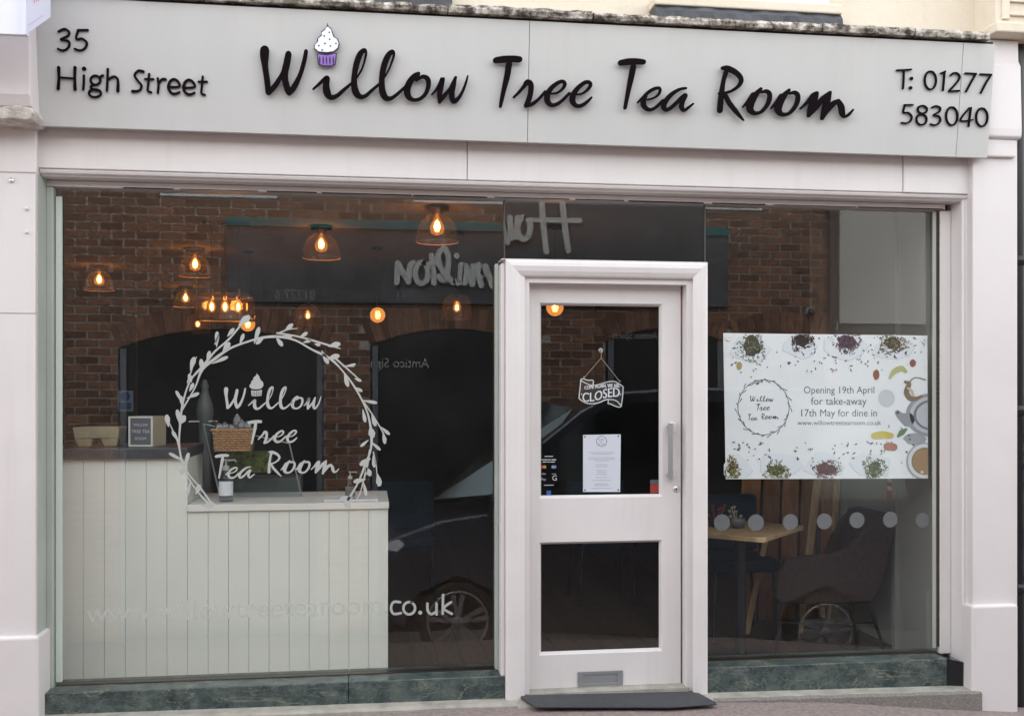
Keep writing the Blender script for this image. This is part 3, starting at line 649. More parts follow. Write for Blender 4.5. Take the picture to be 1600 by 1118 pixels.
SM = [(F2, wF, [[[(90,175),(180,172),(280,165,22)],[(180,178),(178,300),(170,420)]], [[(283,285,44),(284,286,44)]], [[(272,410,44),(273,411,44)]], [ell(538,310,76,122)], [[(680,216,22),(735,192,24)],[(727,195),(717,330),(706,443)]],
      [[(810,245),(850,212),(900,218),(930,262),(900,330),(790,450)],[(790,457),(925,450)]], [[(1008,215),(1150,222,22)],[(1148,224),(1080,340),(1015,462)]], [[(1208,228),(1355,235,22)],[(1352,236),(1280,350),(1215,478)]],
      [[(190,640),(300,640,22)],[(195,640,22),(175,738,22),(240,745),(285,795),(270,855),(215,885),(150,878,22)]], [ell(430,702,62,52,9), ell(418,835,68,72)], [[(560,675),(610,655),(668,680),(655,730),(580,775,20),(650,792),(672,845),(640,893),(590,910),(540,897,22)]],
      [ell(825,790,76,122)], [[(1060,680,20),(940,845,20),(1105,840,20)],[(1082,678),(1065,800),(1050,925)]], [ell(1228,805,76,122)]]),
      (G2, wG, [[[(75,125),(130,100),(175,125),(165,165),(95,200,18),(165,212),(180,255),(150,295),(110,305),(70,290,20)]], [[(355,110,22),(265,110)],[(262,110,20),(245,195,20),(300,192),(345,228),(335,275),(290,305),(230,290,20)]],
      [[(76,468,30),(79,570,24),(72,672,30)],[(233,468,30),(231,570,24),(234,678,30)],[(80,563,19),(232,575,19)]], [[(318,545),(318,610),(312,680)],[(320,480,40),(321,481,40)]],
      [ell(430,590,47,44,9),[(465,565,20),(500,545,24)],[(400,635,20),(385,662,22),(420,682,22),(470,690,22)],ell(425,715,58,38,9)], [[(548,482),(545,580),(540,693)],[(545,592,20),(600,556),(643,582),(645,695,30)]],
      [[(888,508,28),(840,500),(806,545),(840,600),(872,642),(850,690),(785,697,28)]], t5, [[(1028,572),(1035,640),(1028,712)],[(1040,620,20),(1068,582),(1100,582,28)]], [e5], [[(x+145, y+6, ww) for x, y, ww in e5]], [[tuple([p[0]+515, p[1]+25]+list(p[2:])) for p in q] for q in t5]])]
for (ox, oy, s), ww, gls in SM:
    for gl in gls:
        mb = MB()
        for j, q in enumerate(gl): stroke(mb, q, zfn(ox, oy, s), fn_, .008, w=ww, off=.003+.0003*j, n=5)
        mb.build('letter', M['black'], S)
# cupcake emblem
cz = zfn(*A_)
ic = [(932,60),(945,100),(985,135),(1000,185),(1022,235),(1062,262),(1085,320),(1070,380),(1020,425),(930,440),(820,430),(765,385),(768,340),(805,300),(805,260),(858,210),(850,175),(905,135),(925,100)]
cs_ = [(800,445),(930,455),(1052,435),(1035,580),(980,603),(880,603),(815,580)]
cup = None
def poly(mb, pts, fn, nrm, th, off, mi=0):
    mb.prism([fn(*p)+nrm*off for p in pts], nrm*th, mi)
def inset(pts, k):
    cx = sum(p[0] for p in pts)/len(pts); cy = sum(p[1] for p in pts)/len(pts); out = []
    for x, y in pts:
        d = math.hypot(x-cx, y-cy); out.append((x-(x-cx)/d*k, y-(y-cy)/d*k))
    return out
mb = MB(); poly(mb, cs_, cz, fn_, .010, .016); poly(mb, ic, cz, fn_, .0105, .016); cup = mb.build('cupcake', M['edge'], S)
mb = MB(); poly(mb, inset(ic[1:], 14), cz, fn_, .001, .0266); mb.build('icing', M['icing'], cup, base=S['_b'])
mb = MB(); poly(mb, inset(cs_, 15), cz, fn_, .001, .0261); mb.build('cake_case', M['purple'], cup, base=S['_b'])
for x, y in ((955,182),(893,228),(960,268),(902,320),(1038,320),(826,347),(970,350),(868,400)): mb = MB(); stroke(mb, [(x,y,20),(x+2,y+1,20)], cz, fn_, .0005, off=.0277); mb.build('sprinkle', M['edge'], cup, base=S['_b'])
for x in (835, 880, 920, 962, 1005): mb = MB(); stroke(mb, [(x,485,10),(x+3,530,20),(x+2,580,8)], cz, fn_, .0005, off=.0273); mb.build('case_pleat', M['edge'], cup, base=S['_b'])

# ------------------------------------------------------------------ window lettering and wreath (vinyl on the glass)
YV = GY-.0012; vn = Vector((0, -1, 0)); VT = .0006
V = thing('wreath_decal', tuple(P(430, 800, YV)), 'pale grey vinyl leaf wreath round the tea room name on the large left window', 'window decal')
def flat_word(wd, left, base, scale, parent, m, y=YV, th=VT, ref=None, name='letter', single=None):
    gls = FLAT[wd]; x0 = min(p[0]-p[2]/2 for g in gls for q in g for p in q); zb_ = min(p[1] for g in gls[:1] for q in g for p in q)
    o0 = P(left, base, y)
    for g in gls:
        mb = single if single else MB()
        for j, q in enumerate(g):
            stroke(mb, [(p[0], p[1], p[2]) for p in q], lambda x, z: Vector((o0.x+(x-x0)*scale, y, o0.z+(z-zb_)*scale)), vn, th, off=.0001*j)
        if not single: mb.build(name, m, parent)
flat_word('Willow', 350, 637, .485, V, M['vinyl']); flat_word('Tree', 387, 693, .49, V, M['vinyl'])
flat_word('Tea', 335.5, 746, .492, V, M['vinyl']); flat_word('Room', 418, 744, .49, V, M['vinyl'])
zw = lambda x, y: P(250+x/3.495, 480+y/3.495, YV)
mb = MB()
ccx, ccy = 932, 330; k = .24
ct = lambda x, y: zw(527+(x-925)*k, 422+(y-335)*k)
poly(mb, ic, ct, vn, VT, 0); poly(mb, [(800,462),(930,472),(1052,452),(1035,590),(880,600),(815,590)], ct, vn, VT, .0001); mb.build('cupcake', M['vinyl'], V)
mb = MB()
for x in (845, 885, 925, 965, 1005): stroke(mb, [(x,490,10),(x,585,14)], ct, vn, .0003, off=.0008)
mb.build('cake_case_lines', M['edge'], V)
stems = [ [(285,1085,20),(235,1040,14),(160,940,10),(120,840,16),(105,740,12),(112,620,16),(125,520,14),(165,400,12),(235,320,20),(300,240,14),(380,170,14),(470,60,12)],
 [(285,1075,16),(225,990,12),(150,900,10),(115,820,14)], [(120,840,12),(95,730,10),(60,650,8),(35,600,6)], [(120,560,14),(190,440,10),(230,340,20),(300,280,22),(380,225,16),(470,190,14),(560,165,18),(650,160,20),(740,180,14),(830,230,14),(930,280,18),(1000,350,10),(1060,430,14),(1110,520,12),(1140,600,14),(1155,700,20),(1150,780,14),(1120,860,18),(1080,960,12),(1020,1060,20)],
 [(640,140,14),(760,160,12),(900,200,14),(985,225,6)], [(960,280,14),(1040,350,10),(1095,400,8)], [(1100,500,12),(1150,570,10),(1200,650,8),(1235,720,10)], [(1145,780,12),(1130,870,16),(1110,950,10),(1090,1020,8),(1060,1060,6)], [(1165,790,10),(1180,860,8),(1190,975,4)], [(1000,320,10),(1060,322,6)],
 [(125,520,10),(90,460,8)], [(150,410,10),(180,320,8),(200,270,5)], [(300,200,10),(320,150,8)], [(650,140,12),(700,120,10),(750,115,5)]]
mb = MB()
for j, q in enumerate(stems): stroke(mb, [(x_, y_, w_*.74) for x_, y_, w_ in q], zw, vn, VT, off=.0001*(j % 5), n=4)
mb.build('stem', M['vinyl'], V)
leaves = [((310,200),(312,140),26),((375,150),(400,120),24),((440,90),(480,55),44),((440,190),(455,150),22),((520,180),(540,115),26),((350,230),(375,200),34),((260,290),(270,245),24),((230,340),(225,290),28),((300,300),(365,272),22),((170,330),(185,280),32),((170,400),(160,370),24),((165,450),(180,420),24),((160,490),(208,470),22),((118,510),(90,460),20),((125,540),(115,490),24),((105,620),(95,565),26),((110,630),(130,600),40),((45,640),(38,595),32),((95,720),(70,680),22),((115,830),(55,798),20),((140,850),(155,800),24),((130,880),(115,905),30),((165,960),(150,1020),20),((200,1010),(215,975),30),((240,1080),(290,1075),36),
 ((640,170),(665,205),26),((690,120),(720,95),26),((560,170),(530,195),24),((650,160),(715,160),18),((770,160),(800,140),22),((790,190),(820,180),20),((850,200),(870,205),20),((930,210),(975,200),34),((890,250),(915,300),28),((930,275),(970,265),34),((1010,370),(1025,425),26),((1070,390),(1095,400),18),((1020,320),(1065,310),14),((1070,440),(1100,455),20),((1120,510),(1180,520),20),((1110,570),(1120,620),22),((1160,590),(1175,640),26),((1215,660),(1250,690),20),((1220,690),(1228,738),22),((1150,660),(1160,700),40),((1130,730),(1100,755),18),((1160,740),(1200,775),18),((1140,830),(1100,855),34),((1130,880),(1145,910),34),((1165,820),(1170,865),24),((1110,940),(1065,950),28),((1115,970),(1125,1020),22),((1190,920),(1198,965),34),((1040,1040),(990,1045),34),((1010,1050),(1030,1090),40)]
for j, (a, b, ww) in enumerate(leaves):
    mb = MB(); dx, dy = b[0]-a[0], b[1]-a[1]; ww *= .92
    a2 = (a[0]-dx*.25, a[1]-dy*.25)
    stroke(mb, [(a2[0], a2[1], 4), (a[0]+dx*.35, a[1]+dy*.35, ww*.8), (a[0]+dx*.75, a[1]+dy*.75, ww), (b[0], b[1], ww*.7)], zw, vn, VT, off=.0002+.0001*(j % 4), n=5)
    mb.build('leaf', M['vinyl'], V)
W2 = thing('web_address_decal', tuple(P(430, 960, YV)), 'pale vinyl web address lettering low on the left window, ending in .co.uk', 'window decal')
fd = lambda x, y: P(380+x/3.516, 800+y/3.516, YV)
for gl in ([[(862,492),(825,492),(812,525),(826,556),(866,552)]], [ell(912,525,32,34)], [[(972,549,22),(973,550,22)]], [[(1012,500),(1014,540),(1034,558),(1058,545)],[(1062,500),(1062,560)]], [[(1098,452),(1096,556)],[(1142,492),(1102,526),(1146,556)]]):
    mb = MB()
    for j, q in enumerate(gl): stroke(mb, q, fd, vn, VT, w=14, off=.0001*j, n=4)
    mb.build('letter', M['vinyl'], W2)
mb = MB(); z_ = P(600, 958, YV).z; text(mb, 'www.willowtreetearoom.', lambda x, y: Vector((x, YV-.0005, z_-y)), P(135, 950, YV).x, P(606, 950, YV).x, 0); mb.build('lettering', mat('faint sage vinyl', (.47, .475, .445), .5), W2)
# frosted discs on the right window
discs = [(1128,816,13.5,'first frosted disc from the left on the right window, beside the door frame'),(1181,816,13.5,'second frosted disc from the left on the right window, above the table edge'),(1235,815,13,'third frosted disc from the left on the right window'),(1288,814,13,'fourth frosted disc from the left on the right window, over the pale batten'),(1339,812,13,'fifth frosted disc from the left on the right window, over the chair arm'),(1391,811,13,'sixth frosted disc from the left on the right window, over the chair back'),(1441,812,12,'last frosted disc on the right window, beside the right jamb')]
for u, v, r, lb_ in discs:
    mb = MB(); c = P(u, v, YV); rr = r/F*5.25
    mb.prism([(rr*math.cos(2*math.pi*k/28), 0, rr*math.sin(2*math.pi*k/28)) for k in range(28)], (0, -VT, 0))
    o = mb.build('frosted_disc', M['frost']); o.location = c; tag(o, lb_, 'window disc', 'row of frosted discs on the right window')

# ------------------------------------------------------------------ poster banner
YP = .162; PO = thing('poster', tuple(P(1290, 748, YP)), 'white opening banner printed with loose teas, teapot and cup, fixed inside the right window', 'poster')
PP = lambda u, v: P(u, v, YP)
mb = MB(); mb.prism([PP(1130, 520), PP(1449, 524), PP(1450, 747), PP(1134, 748)], (0, .0012, 0)); mb.build('sheet', M['banner'], PO)
pm = MB(); LAY = [0]
def pf(off): return lambda u, v: P(u, v, YP)+Vector((0, -off, 0))
def pp(pts, c, lay): pm.tint = c; pm.add([P(x, y, YP)+Vector((0, -lay, 0)) for x, y in pts], [tuple(range(len(pts)))[::-1]])
def blob(cx, cy, rx, ry, n=14, jit=.12):
    return [(cx+rx*math.cos(2*math.pi*k/n)*(1+random.uniform(-jit, jit)), cy+ry*math.sin(2*math.pi*k/n)*(1+random.uniform(-jit, jit))) for k in range(n)]
def clipy(pts): return [(min(max(x, 1131), 1449), min(max(y, 522), 746.5)) for x, y in pts]
random.seed(9)
# torn white papers
for cx, cy, rx, ry in ((1172,545,34,22),(1250,540,28,20),(1320,540,34,26),(1395,545,34,20),(1150,735,25,22),(1215,728,36,22),(1290,728,34,20),(1360,728,34,20)):
    b_ = blob(cx, cy, rx, ry, 9, .22); pp(clipy(b_), (.66, .70, .76), .0003); pp(clipy([(x+(1.5 if x < cx else -1), y-1.2) for x, y in b_]), (.78, .83, .89), .0005)
piles = [(1174,543,19,24,((.10,.10,.06),(.17,.16,.09),(.05,.05,.03),(.25,.23,.14))),(1252,532,15,14,((.04,.02,.02),(.08,.04,.03),(.02,.01,.01))),(1323,535,20,15,((.06,.03,.05),(.14,.08,.10),(.16,.04,.10),(.03,.02,.02))),(1396,537,20,14,((.10,.07,.03),(.20,.16,.07),(.32,.28,.14),(.05,.04,.02))),
 (1144,732,9,17,((.12,.05,.04),(.20,.22,.08),(.06,.03,.02),(.4,.4,.15))),(1213,735,18,13,((.10,.11,.05),(.22,.22,.08),(.05,.05,.02),(.38,.36,.12))),(1291,733,20,14,((.14,.04,.05),(.08,.02,.03),(.22,.08,.08),(.04,.02,.02))),(1366,732,15,16,((.10,.12,.05),(.20,.20,.10),(.04,.05,.02),(.32,.30,.18)))]
for cx, cy, rx, ry, cols in piles:
    pp(clipy(blob(cx, cy, rx*.7, ry*.7, 14, .25)), tuple(q*.6 for q in cols[0]), .0007)
    for k in range(190):
        a = random.uniform(0, 6.28); r = math.sqrt(random.random()); jj = 1.05+.18*math.sin(3*a+cx); x, y = cx+(rx+2)*r*jj*math.cos(a), cy+(ry+2)*r*jj*math.sin(a)
        l = random.uniform(1.2, 3.4); b = random.uniform(0, 3.14); dx, dy = math.cos(b)*l, math.sin(b)*l; w_ = random.uniform(.5, 1.1)
        pp(clipy([(x-dx, y-dy), (x-dy*w_/l, y+dx*w_/l), (x+dx, y+dy), (x+dy*w_/l, y-dx*w_/l)]), random.choice(cols), .0009+.00001*k)
def bits(n, x0, x1, f0, f1):
    for k in range(n):
        x = random.uniform(x0, x1); y = random.uniform(f0, f1)
        l = random.uniform(1.3, 3.8); b = random.uniform(0, 3.14); dx, dy = math.cos(b)*l, math.sin(b)*l; w_ = random.uniform(.6, 1.4)
        pp(clipy([(x-dx, y-dy), (x-dy*w_/l, y+dx*w_/l), (x+dx, y+dy), (x+dy*w_/l, y-dx*w_/l)]), random.choice([(.03,.03,.04),(.07,.04,.06),(.14,.05,.07),(.04,.04,.03)]), .0022)
bits(46, 1190, 1380, 545, 580); bits(18, 1136, 1200, 525, 600); bits(56, 1140, 1400, 690, 718); bits(26, 1360, 1445, 526, 560); bits(10, 1380, 1430, 660, 730); bits(20, 1240, 1400, 525, 545)
# fruit, petals, teapot, cup
pp(blob(1155, 571, 4.5, 6.5, 10, .05), (.42,.33,.12), .0024); pp(blob(1369, 585, 5, 8, 12, .05), (.30,.10,.05), .0024); pp(blob(1426, 567, 5, 6, 12, .05), (.28,.07,.05), .0024)
st = MB(); st.tint = (.50,.50,.20); stroke(st, [(1390,590,4),(1397,580,8),(1408,575,8),(1415,580,5)], PP, vn, .0002, off=.0024)
st.tint = (.60,.50,.10); stroke(st, [(1366,680,10),(1378,679,12),(1392,680,9)], PP, vn, .0002, off=.0024)
st.tint = (.12,.22,.10); stroke(st, [(1403,681,4),(1409,675,9),(1416,670,3)], PP, vn, .0002, off=.0024)
st.tint = (.40,.16,.10); stroke(st, [(1386,697,12),(1396,698,12)], PP, vn, .0002, off=.0024, n=2)
st.tint = (.22,.15,.08)
stroke(st, [(1414,596,4),(1420,600,7),(1416,612,8),(1422,622,8),(1432,622,6),(1440,618,3)], PP, vn, .0002, off=.0024); stroke(st, [(1415,605,3),(1428,590,1.5),(1446,593,1.5)], PP, vn, .0002, off=.0026)
st.tint = (.55,.50,.38); stroke(st, [(1418,606,3),(1424,610,4),(1427,618,3)], PP, vn, .0002, off=.0027)
for r_, c_, l_ in ((40,(.30,.32,.35),.0024),(34,(.52,.55,.60),.0026),(28,(.16,.17,.20),.0028),(24,(.50,.53,.58),.0030)):
    pp(clipy([(1455+r_*math.cos(a), 648+r_*.85*math.sin(a)) for a in [R(90+180*k/20) for k in range(21)]]), c_, l_)
st.tint = (.28,.30,.33); stroke(st, [(1418,655,22),(1408,650,12),(1402,644,8)], PP, vn, .0002, off=.0024)
st.tint = (.05,.05,.06); stroke(st, [(1402,644,4),(1402.5,644.5,4)], PP, vn, .0002, off=.0030)
pp(clipy(blob(1430, 685, 18, 10, 14, .1)), (.35,.37,.40), .0006); pp(clipy(blob(1385, 622, 13, 14, 18, .02)), (.60,.63,.67), .0006)
for r_, c_, l_ in ((29,(.36,.37,.40),.0034),(27,(.70,.73,.76),.0036),(21.5,(.30,.20,.10),.0038),(19,(.36,.23,.11),.0040)):
    pp(clipy([(1445+r_*math.cos(a), 720+r_*math.sin(a)) for a in [2*math.pi*k/40 for k in range(40)]]), c_, l_)
pp(blob(1440, 737, 2.5, 2.5, 10, .02), (.7,.6,.4), .0042)
pm.build('printed_picture', M['print'], PO); st.build('printed_fruit', M['print'], PO)
tx = MB()
for s_, a, b, y in (('Opening 19th April',1256,1366,614),('for take-away',1267,1354,632),('17th May for dine in',1252,1370,650),('www.willowtreetearoom.co.uk',1246,1377,663.5)):
    text(tx, s_, pf(.0006), a, b, y, hs=1.08 if 'www' not in s_ else 1.0)
tx.build('lettering', M['greytext'], PO)
mb = MB()
for wd, l_, b_ in (('Willow',1172,626.5),('Tree',1182,641),('Tea',1168.5,656),('Room',1190,655.5)): flat_word(wd, l_, b_, {'Willow':.134,'Tree':.150,'Tea':.138,'Room':.135}[wd], None, None, y=YP-.0006, th=.0002, single=mb)
mb.build('script_lettering', M['edge'], PO)
mb = MB(); stroke(mb, [(1193+40*math.cos(2*math.pi*k/24), 636+43*math.sin(2*math.pi*k/24), 1.1) for k in range(25)], pf(.0006), vn, .0002, n=3)
for k in range(34):
    a = 2*math.pi*k/34; rr = random.uniform(-2, 2); x, y = 1193+(40+rr)*math.cos(a), 636+(43+rr)*math.sin(a); b = a+1.57+random.choice([.35, -.35]); stroke(mb, [(x, y, .8), (x+7*math.cos(b), y+7*math.sin(b), 1.4)], pf(.0007), vn, .0002)
mb.build('wreath_print', M['greytext'], PO)
for u, v in ((1138, 529), (1443, 533)):
    mb = MB(); mb.lathe([(.010, 0), (.010, -.002), (.006, -.002), (.005, -.0005), (.0001, -.0005)], P(u, v, YP-.0043), 14, axis='y'); mb.build('eyelet', M['metal'], PO)

# ------------------------------------------------------------------ things on the door glass
YD = .1285
NT = thing('notice', tuple(P(940, 770, YD)), 'white paper notice with small grey print on the upper door glass', 'notice')
mb = MB(); mb.prism([P(911, 679, YD), P(970, 678, YD), P(969, 768, YD), P(911, 768, YD)], (0, .0008, 0)); mb.build('sheet', M['white'], NT)
mb = MB(); ty = [(706,.7),(708.5,.5),(714,.72),(716.5,.7),(719,.4),(725,.3),(728,.35),(734,.28),(737,.25),(740,.3),(745,.3),(749.5,.5),(755,.36),(757.5,.4),(762,.55)]
for y, k in ty:
    x0 = 940-29*k; x1 = 940+29*k; x = x0
    while x < x1:
        l = random.uniform(1, 3.4); mb.box(P(x, y, YD-.0004), P(min(x+l, x1), y+.9, YD-.0002)); x += l+.7
mb.build('printed_lines', mat('light grey print', (.42, .44, .50), .6), NT)
mb = MB(); stroke(mb, [(940+8*math.cos(2*math.pi*k/16), 689+8*math.sin(2*math.pi*k/16), .7) for k in range(17)], lambda u, v: P(u, v, YD-.0003), vn, .0002, n=3)
for wd, l_, b_ in (('Willow',935.5,687),('Tree',937,690.5),('Tea',934.5,694.5),('Room',939.5,694.5)): flat_word(wd, l_, b_, .03, None, None, y=YD-.0005, th=.0002, single=mb)
mb.build('logo_print', M['greytext'], NT)
for u, v in ((914,682),(966,681),(914,765),(966,765)):
    mb = MB(); mb.lathe([(.0045, 0), (.0045, -.001), (.0001, -.0015)], P(u, v, YD-.0004), 10, axis='y'); mb.build('pin', M['grey'], NT)
# hanging closed sign
CL = thing('closed_sign', tuple(P(938, 632, YD)), 'black ribbon shaped CLOSED sign hanging on twine from a suction hook on the door glass', 'sign')
zc_ = lambda x, y: P(890+x/9.32, 530+y/9.32, YD+.004)
out = [(165,580),(205,570),(255,592),(340,597),(342,662),(400,655),(480,635),(560,615),(640,612),(700,632),(780,690),(765,900),(750,975),(715,985),(650,965),(600,940),(560,935),(565,880),(500,890),(420,925),(340,935),(260,930),(190,900),(135,855)]
mb = MB(); mb.prism([zc_(*p) for p in out], (0, .004, 0)); mb.build('board', M['blackboard'], CL)
mb = MB(); zn = lambda x, y: zc_(x, y)+Vector((0, -.0004, 0))
for q in ([(165,580,13),(205,572,13),(255,592,13),(340,597,13),(340,660,13)], [(170,600,12),(240,640,12),(340,668,12),(440,650,12),(560,616,12),(650,612,12),(720,645,12),(780,690,12)], [(165,580,13),(150,720,13),(135,855,13)], [(135,855,13),(190,900,13),(260,930,13),(340,935,13),(440,915,13),(520,880,13),(620,875,13),(690,900,13),(750,965,13)], [(780,690,13),(768,850,13),(750,975,13)], [(750,975,13),(715,985,13),(650,965,13),(600,940,13),(558,932,13)], [(558,932,12),(565,880,12)]):
    stroke(mb, q, zn, vn, .0006, off=.0001*(len(q)))
mb.build('outline', M['string_white'], CL)
mb = MB(); v, f, wd_ = textmesh('CLOSED')
def csf(x, y): t = (x-190)/520; return zc_(x, y-70*t+14*math.sin(t*6.28))+Vector((0, -.0008, 0))
text(mb, 'CLOSED', csf, 185, 725, 905, hs=1.28)
text(mb, 'CLOSED', lambda x, y: csf(x+6, y)+Vector((0, -.0002, 0)), 185, 725, 905, hs=1.28)
def caf(x, y): t = (x-215)/510; return zc_(x, y-32*t-12*math.sin(t*3.14))+Vector((0, -.0008, 0))
text(mb, 'COME AGAIN, WE ARE', caf, 215, 728, 730, hs=1.5)
text(mb, 'COME AGAIN, WE ARE', lambda x, y: caf(x+5, y)+Vector((0, -.0002, 0)), 215, 728, 730, hs=1.5)
for x, y in ((172,797),(740,800)): stroke(mb, [(x,y,16),(x+3,y,16)], zn, vn, .0008)
mb.build('lettering', M['whiteletter'], CL)
mb = MB(); hk = zc_(460, 270)
mb.tube([zc_(210, 560), hk], .0014, 6); mb.tube([hk, zc_(735, 620)], .0014, 6); mb.tube([hk, zc_(460, 190)], .0016, 6)
for p in ((210,545),(735,610)): mb.lathe([(.0001,-.005),(.004,0),(.0001,.005)], zc_(*p), 8)
mb.build('twine', M['twine'], CL)
mb = MB(); hc = zc_(458, 160); mb.lathe([(.013, .004), (.010, .002), (.005, -.004), (.0001, -.006)], hc, 16, axis='y'); mb.lathe([(.0001,-.012),(.0035,-.010),(.0035,.004),(.0001,.006)], hc+Vector((0,-.008,-.006)), 10)
mb.build('suction_hook', mat('clear grey plastic', (.35,.33,.35), .2), CL)
# payment stickers
PS = thing('card_stickers', tuple(P(856, 772, YD)), 'small card payment stickers in the lower left corner of the upper door glass', 'sticker')
mb = MB(); mb.tint = None
def stk(mbx, u0, v0, u1, v1): mbx.box(P(u0, v0, YD-.0002), P(u1, v1, YD))
stk(mb, 851, 712, 864, 713); 
[stk(mb, a, b, c, b+1.3) for a, b, c in ((846,717,849.5),(850,717,856),(856.7,717,861),(862,717,869),(848,720.5,854),(855,720.5,859),(860,720.5,867))]
stk(mb, 850, 757, 865, 757.8)
for u, v, s_ in ((846,741,'VISA'),(862,741,'AMEX'),(846,750,'Pay'),(863,750,'G')): text(mb, s_, lambda a, b: P(a, b, YD-.0004), u, u+7, v)
mb.build('white_print', M['whiteletter'], PS)
for u, v, r_, c_ in ((847.5,729,2.6,(.55,.06,.03)),(851,729,2.6,(.65,.35,.10)),(864,729,2.6,(.35,.35,.5)),(867,729,2.6,(.2,.3,.5))):
    mb = MB(); mb.lathe([(r_/F*5.15, 0), (.0001, -.0004)], P(u, v, YD-.0003*(1+(u > 850))), 14, axis='y'); mb.build('card_symbol', mat('sticker', c_, .5), PS)
mb = MB(); stk(mb, 854, 766, 861, 773); mb.build('blue_sticker', mat('sticker', (.04,.16,.50), .5), PS)
rs_ = thing('alarm_sticker', tuple(P(1023, 770, YD)), 'small red and grey sticker in the lower right corner of the upper door glass', 'sticker')
mb = MB(); stk(mb, 1016, 756, 1030, 770); mb.build('red_panel', M['red'], rs_)
mb = MB(); stk(mb, 1016, 749, 1030, 755.5); mb.build('grey_panel', M['grey'], rs_)

# ------------------------------------------------------------------ shop interior
FZ = .10
mb = MB(); mb.box((-4.6, .26, FZ-.06), (3.3, 9, FZ-.02)); struct(mb.build('shop_subfloor', M['dkwall']))
FL = MB(); mb.tint = None
x = -1.6; k = 0
flo = MB(); flo.box((-1.9, .262, FZ-.018), (3.25, 9.0, FZ-.008)); flo = struct(flo.build('shop_floor', M['floor']))
pb = MB(); pb.box((0, 0, 0), (.138, 8.7, .008)); proto = None
while x < 3.1:
    if proto is None:
        proto = pb.build('floor_board', M['floor'], flo); proto.location = (x, .265, FZ-.007)
    else:
        c = proto.copy(); col.objects.link(c); c.location = (x, .265, FZ-.007)
    x += .142
mb = MB(); mb.box((-4.6, .21, 2.80), (3.35, 9, 2.9)); struct(mb.build('shop_ceiling', M['ceil']))
mb = MB(); mb.box((-4.6, 9.0, 0), (3.35, 9.1, 2.8)); tag(mb.build('back_wall', M['dkwall'], base=(.7, 9, 0)), 'shade darkened back wall of the tea room, far behind the counter', 'wall')
mb = MB(); mb.box((-4.6, .2, 0), (-4.4, 9, 2.8)); mb.box((-4.4, .2, 0), (-1.60, .30, 2.8)); tag(mb.build('side_wall', M['dkwall'], base=(-1.8, 4, 0)), 'shade darkened left side wall inside the tea room behind the counter', 'wall')
RW = thing('party_wall', (3.15, .9, 0), 'off white plaster side wall at the right end of the tea room window', 'wall')
mb = MB(); mb.box((3.11, .17, 0), (3.3, 1.9, 2.8)); mb.build('plaster', M['ltwall'], RW)
mb = MB(); mb.box((3.085, .66, FZ), (3.112, .70, 2.8)); mb.build('corner_bead', M['ltwall'], RW)
mb = MB(); mb.box((3.12, 1.9, 0), (3.35, 9, 2.8)); mb.build('shade_toned_wall', M['dkwall'], RW)  # dark colour in place of shade on the deeper length of wall
mb = MB(); mb.box((-1.95, .205, 2.61), (3.3, .26, 2.8)); struct(mb.build('window_head_wall', M['ceil']))
# counter
CY0 = .48
CT = thing('counter', (-.7, CY0+.3, FZ), 'pale sage tongue and groove shop counter with a raised left end under a slate top', 'counter')
cx0, cx1, cxm = P(60, 900, CY0).x, P(606.5, 900, CY0).x, P(293, 750, CY0).x
czh = P(200, 716, CY0).z; czl = P(400, 797, CY0).z
pw = (cx1-cxm)/ round((cx1-cxm)/.1035)
x = cx1
while x > cx0:
    x0 = x-pw; hi = (x0+pw/2) < cxm
    mb = MB(); mb.box((x0+.0009, CY0, FZ), (x-.0009, CY0+.016, czh if hi else czl)); mb.build('plank', M['counter'], CT, bevel=.0016); x = x0
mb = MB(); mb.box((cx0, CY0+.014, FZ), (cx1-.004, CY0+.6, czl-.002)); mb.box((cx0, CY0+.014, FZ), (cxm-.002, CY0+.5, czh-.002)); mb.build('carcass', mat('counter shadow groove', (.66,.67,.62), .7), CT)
zt = P(400, 787, CY0-.015).z
mb = MB(); mb.box((cxm+.001, CY0-.015, czl), (cx1+.004, CY0+.62, zt)); mb.build('counter_top', M['counter_top'], CT, bevel=.003)
zt2 = P(200, 700, CY0-.03).z
mb = MB(); mb.box((cx0, CY0-.03, czh), (cxm+.004, CY0+.5, zt2)); mb.build('slate_top', M['slate_top'], CT, bevel=.004)
# egg tray (cup carrier)
yy = CY0+.12
def bob(u0, u1, v0, v1, y): a = P(u0, v1, y); b = P(u1, v0, y); return a.x, b.x, a.z, b.z
EG = thing('cup_carrier', tuple(P(149, 697, yy)), 'buff moulded pulp cup carrier at the left end of the slate counter top', 'cup carrier')
x0, x1, z0_, z1_ = bob(113, 186, 667, 697, yy); z0_ = zt2+.002
hgt = z1_-z0_
def taper(mb, xa, xb_, ya, yb, za, zb_, k):
    mb.add([(xa+k,ya+k,za),(xb_-k,ya+k,za),(xb_-k,yb-k,za),(xa+k,yb-k,za),(xa,ya,zb_),(xb_,ya,zb_),(xb_,yb,zb_),(xa,yb,zb_)], [(0,3,2,1),(4,5,6,7),(0,1,5,4),(1,2,6,5),(2,3,7,6),(3,0,4,7)])
mb = MB(); taper(mb, x0, x1, yy, yy+.18, z0_+hgt*.42, z1_, .008); mb.build('tray', M['pulp'], EG, bevel=.004)
for cx in (.22, .78):
    for cy in (.045, .135):
        mb = MB(); c = x0+(x1-x0)*cx; taper(mb, c-.045, c+.045, yy+cy-.035, yy+cy+.035, z0_, z0_+hgt*.44, .014); mb.build('cup_holder', M['pulp'], EG, bevel=.004)
LB = thing('letter_board_box', tuple(P(215, 694, yy)), 'pale wooden letter board box on the slate top reading WILLOW TREE TEA ROOM', 'letter board')
x0, x1, _, z1_ = bob(201, 241, 650, 694, yy); z0_ = zt2+.002
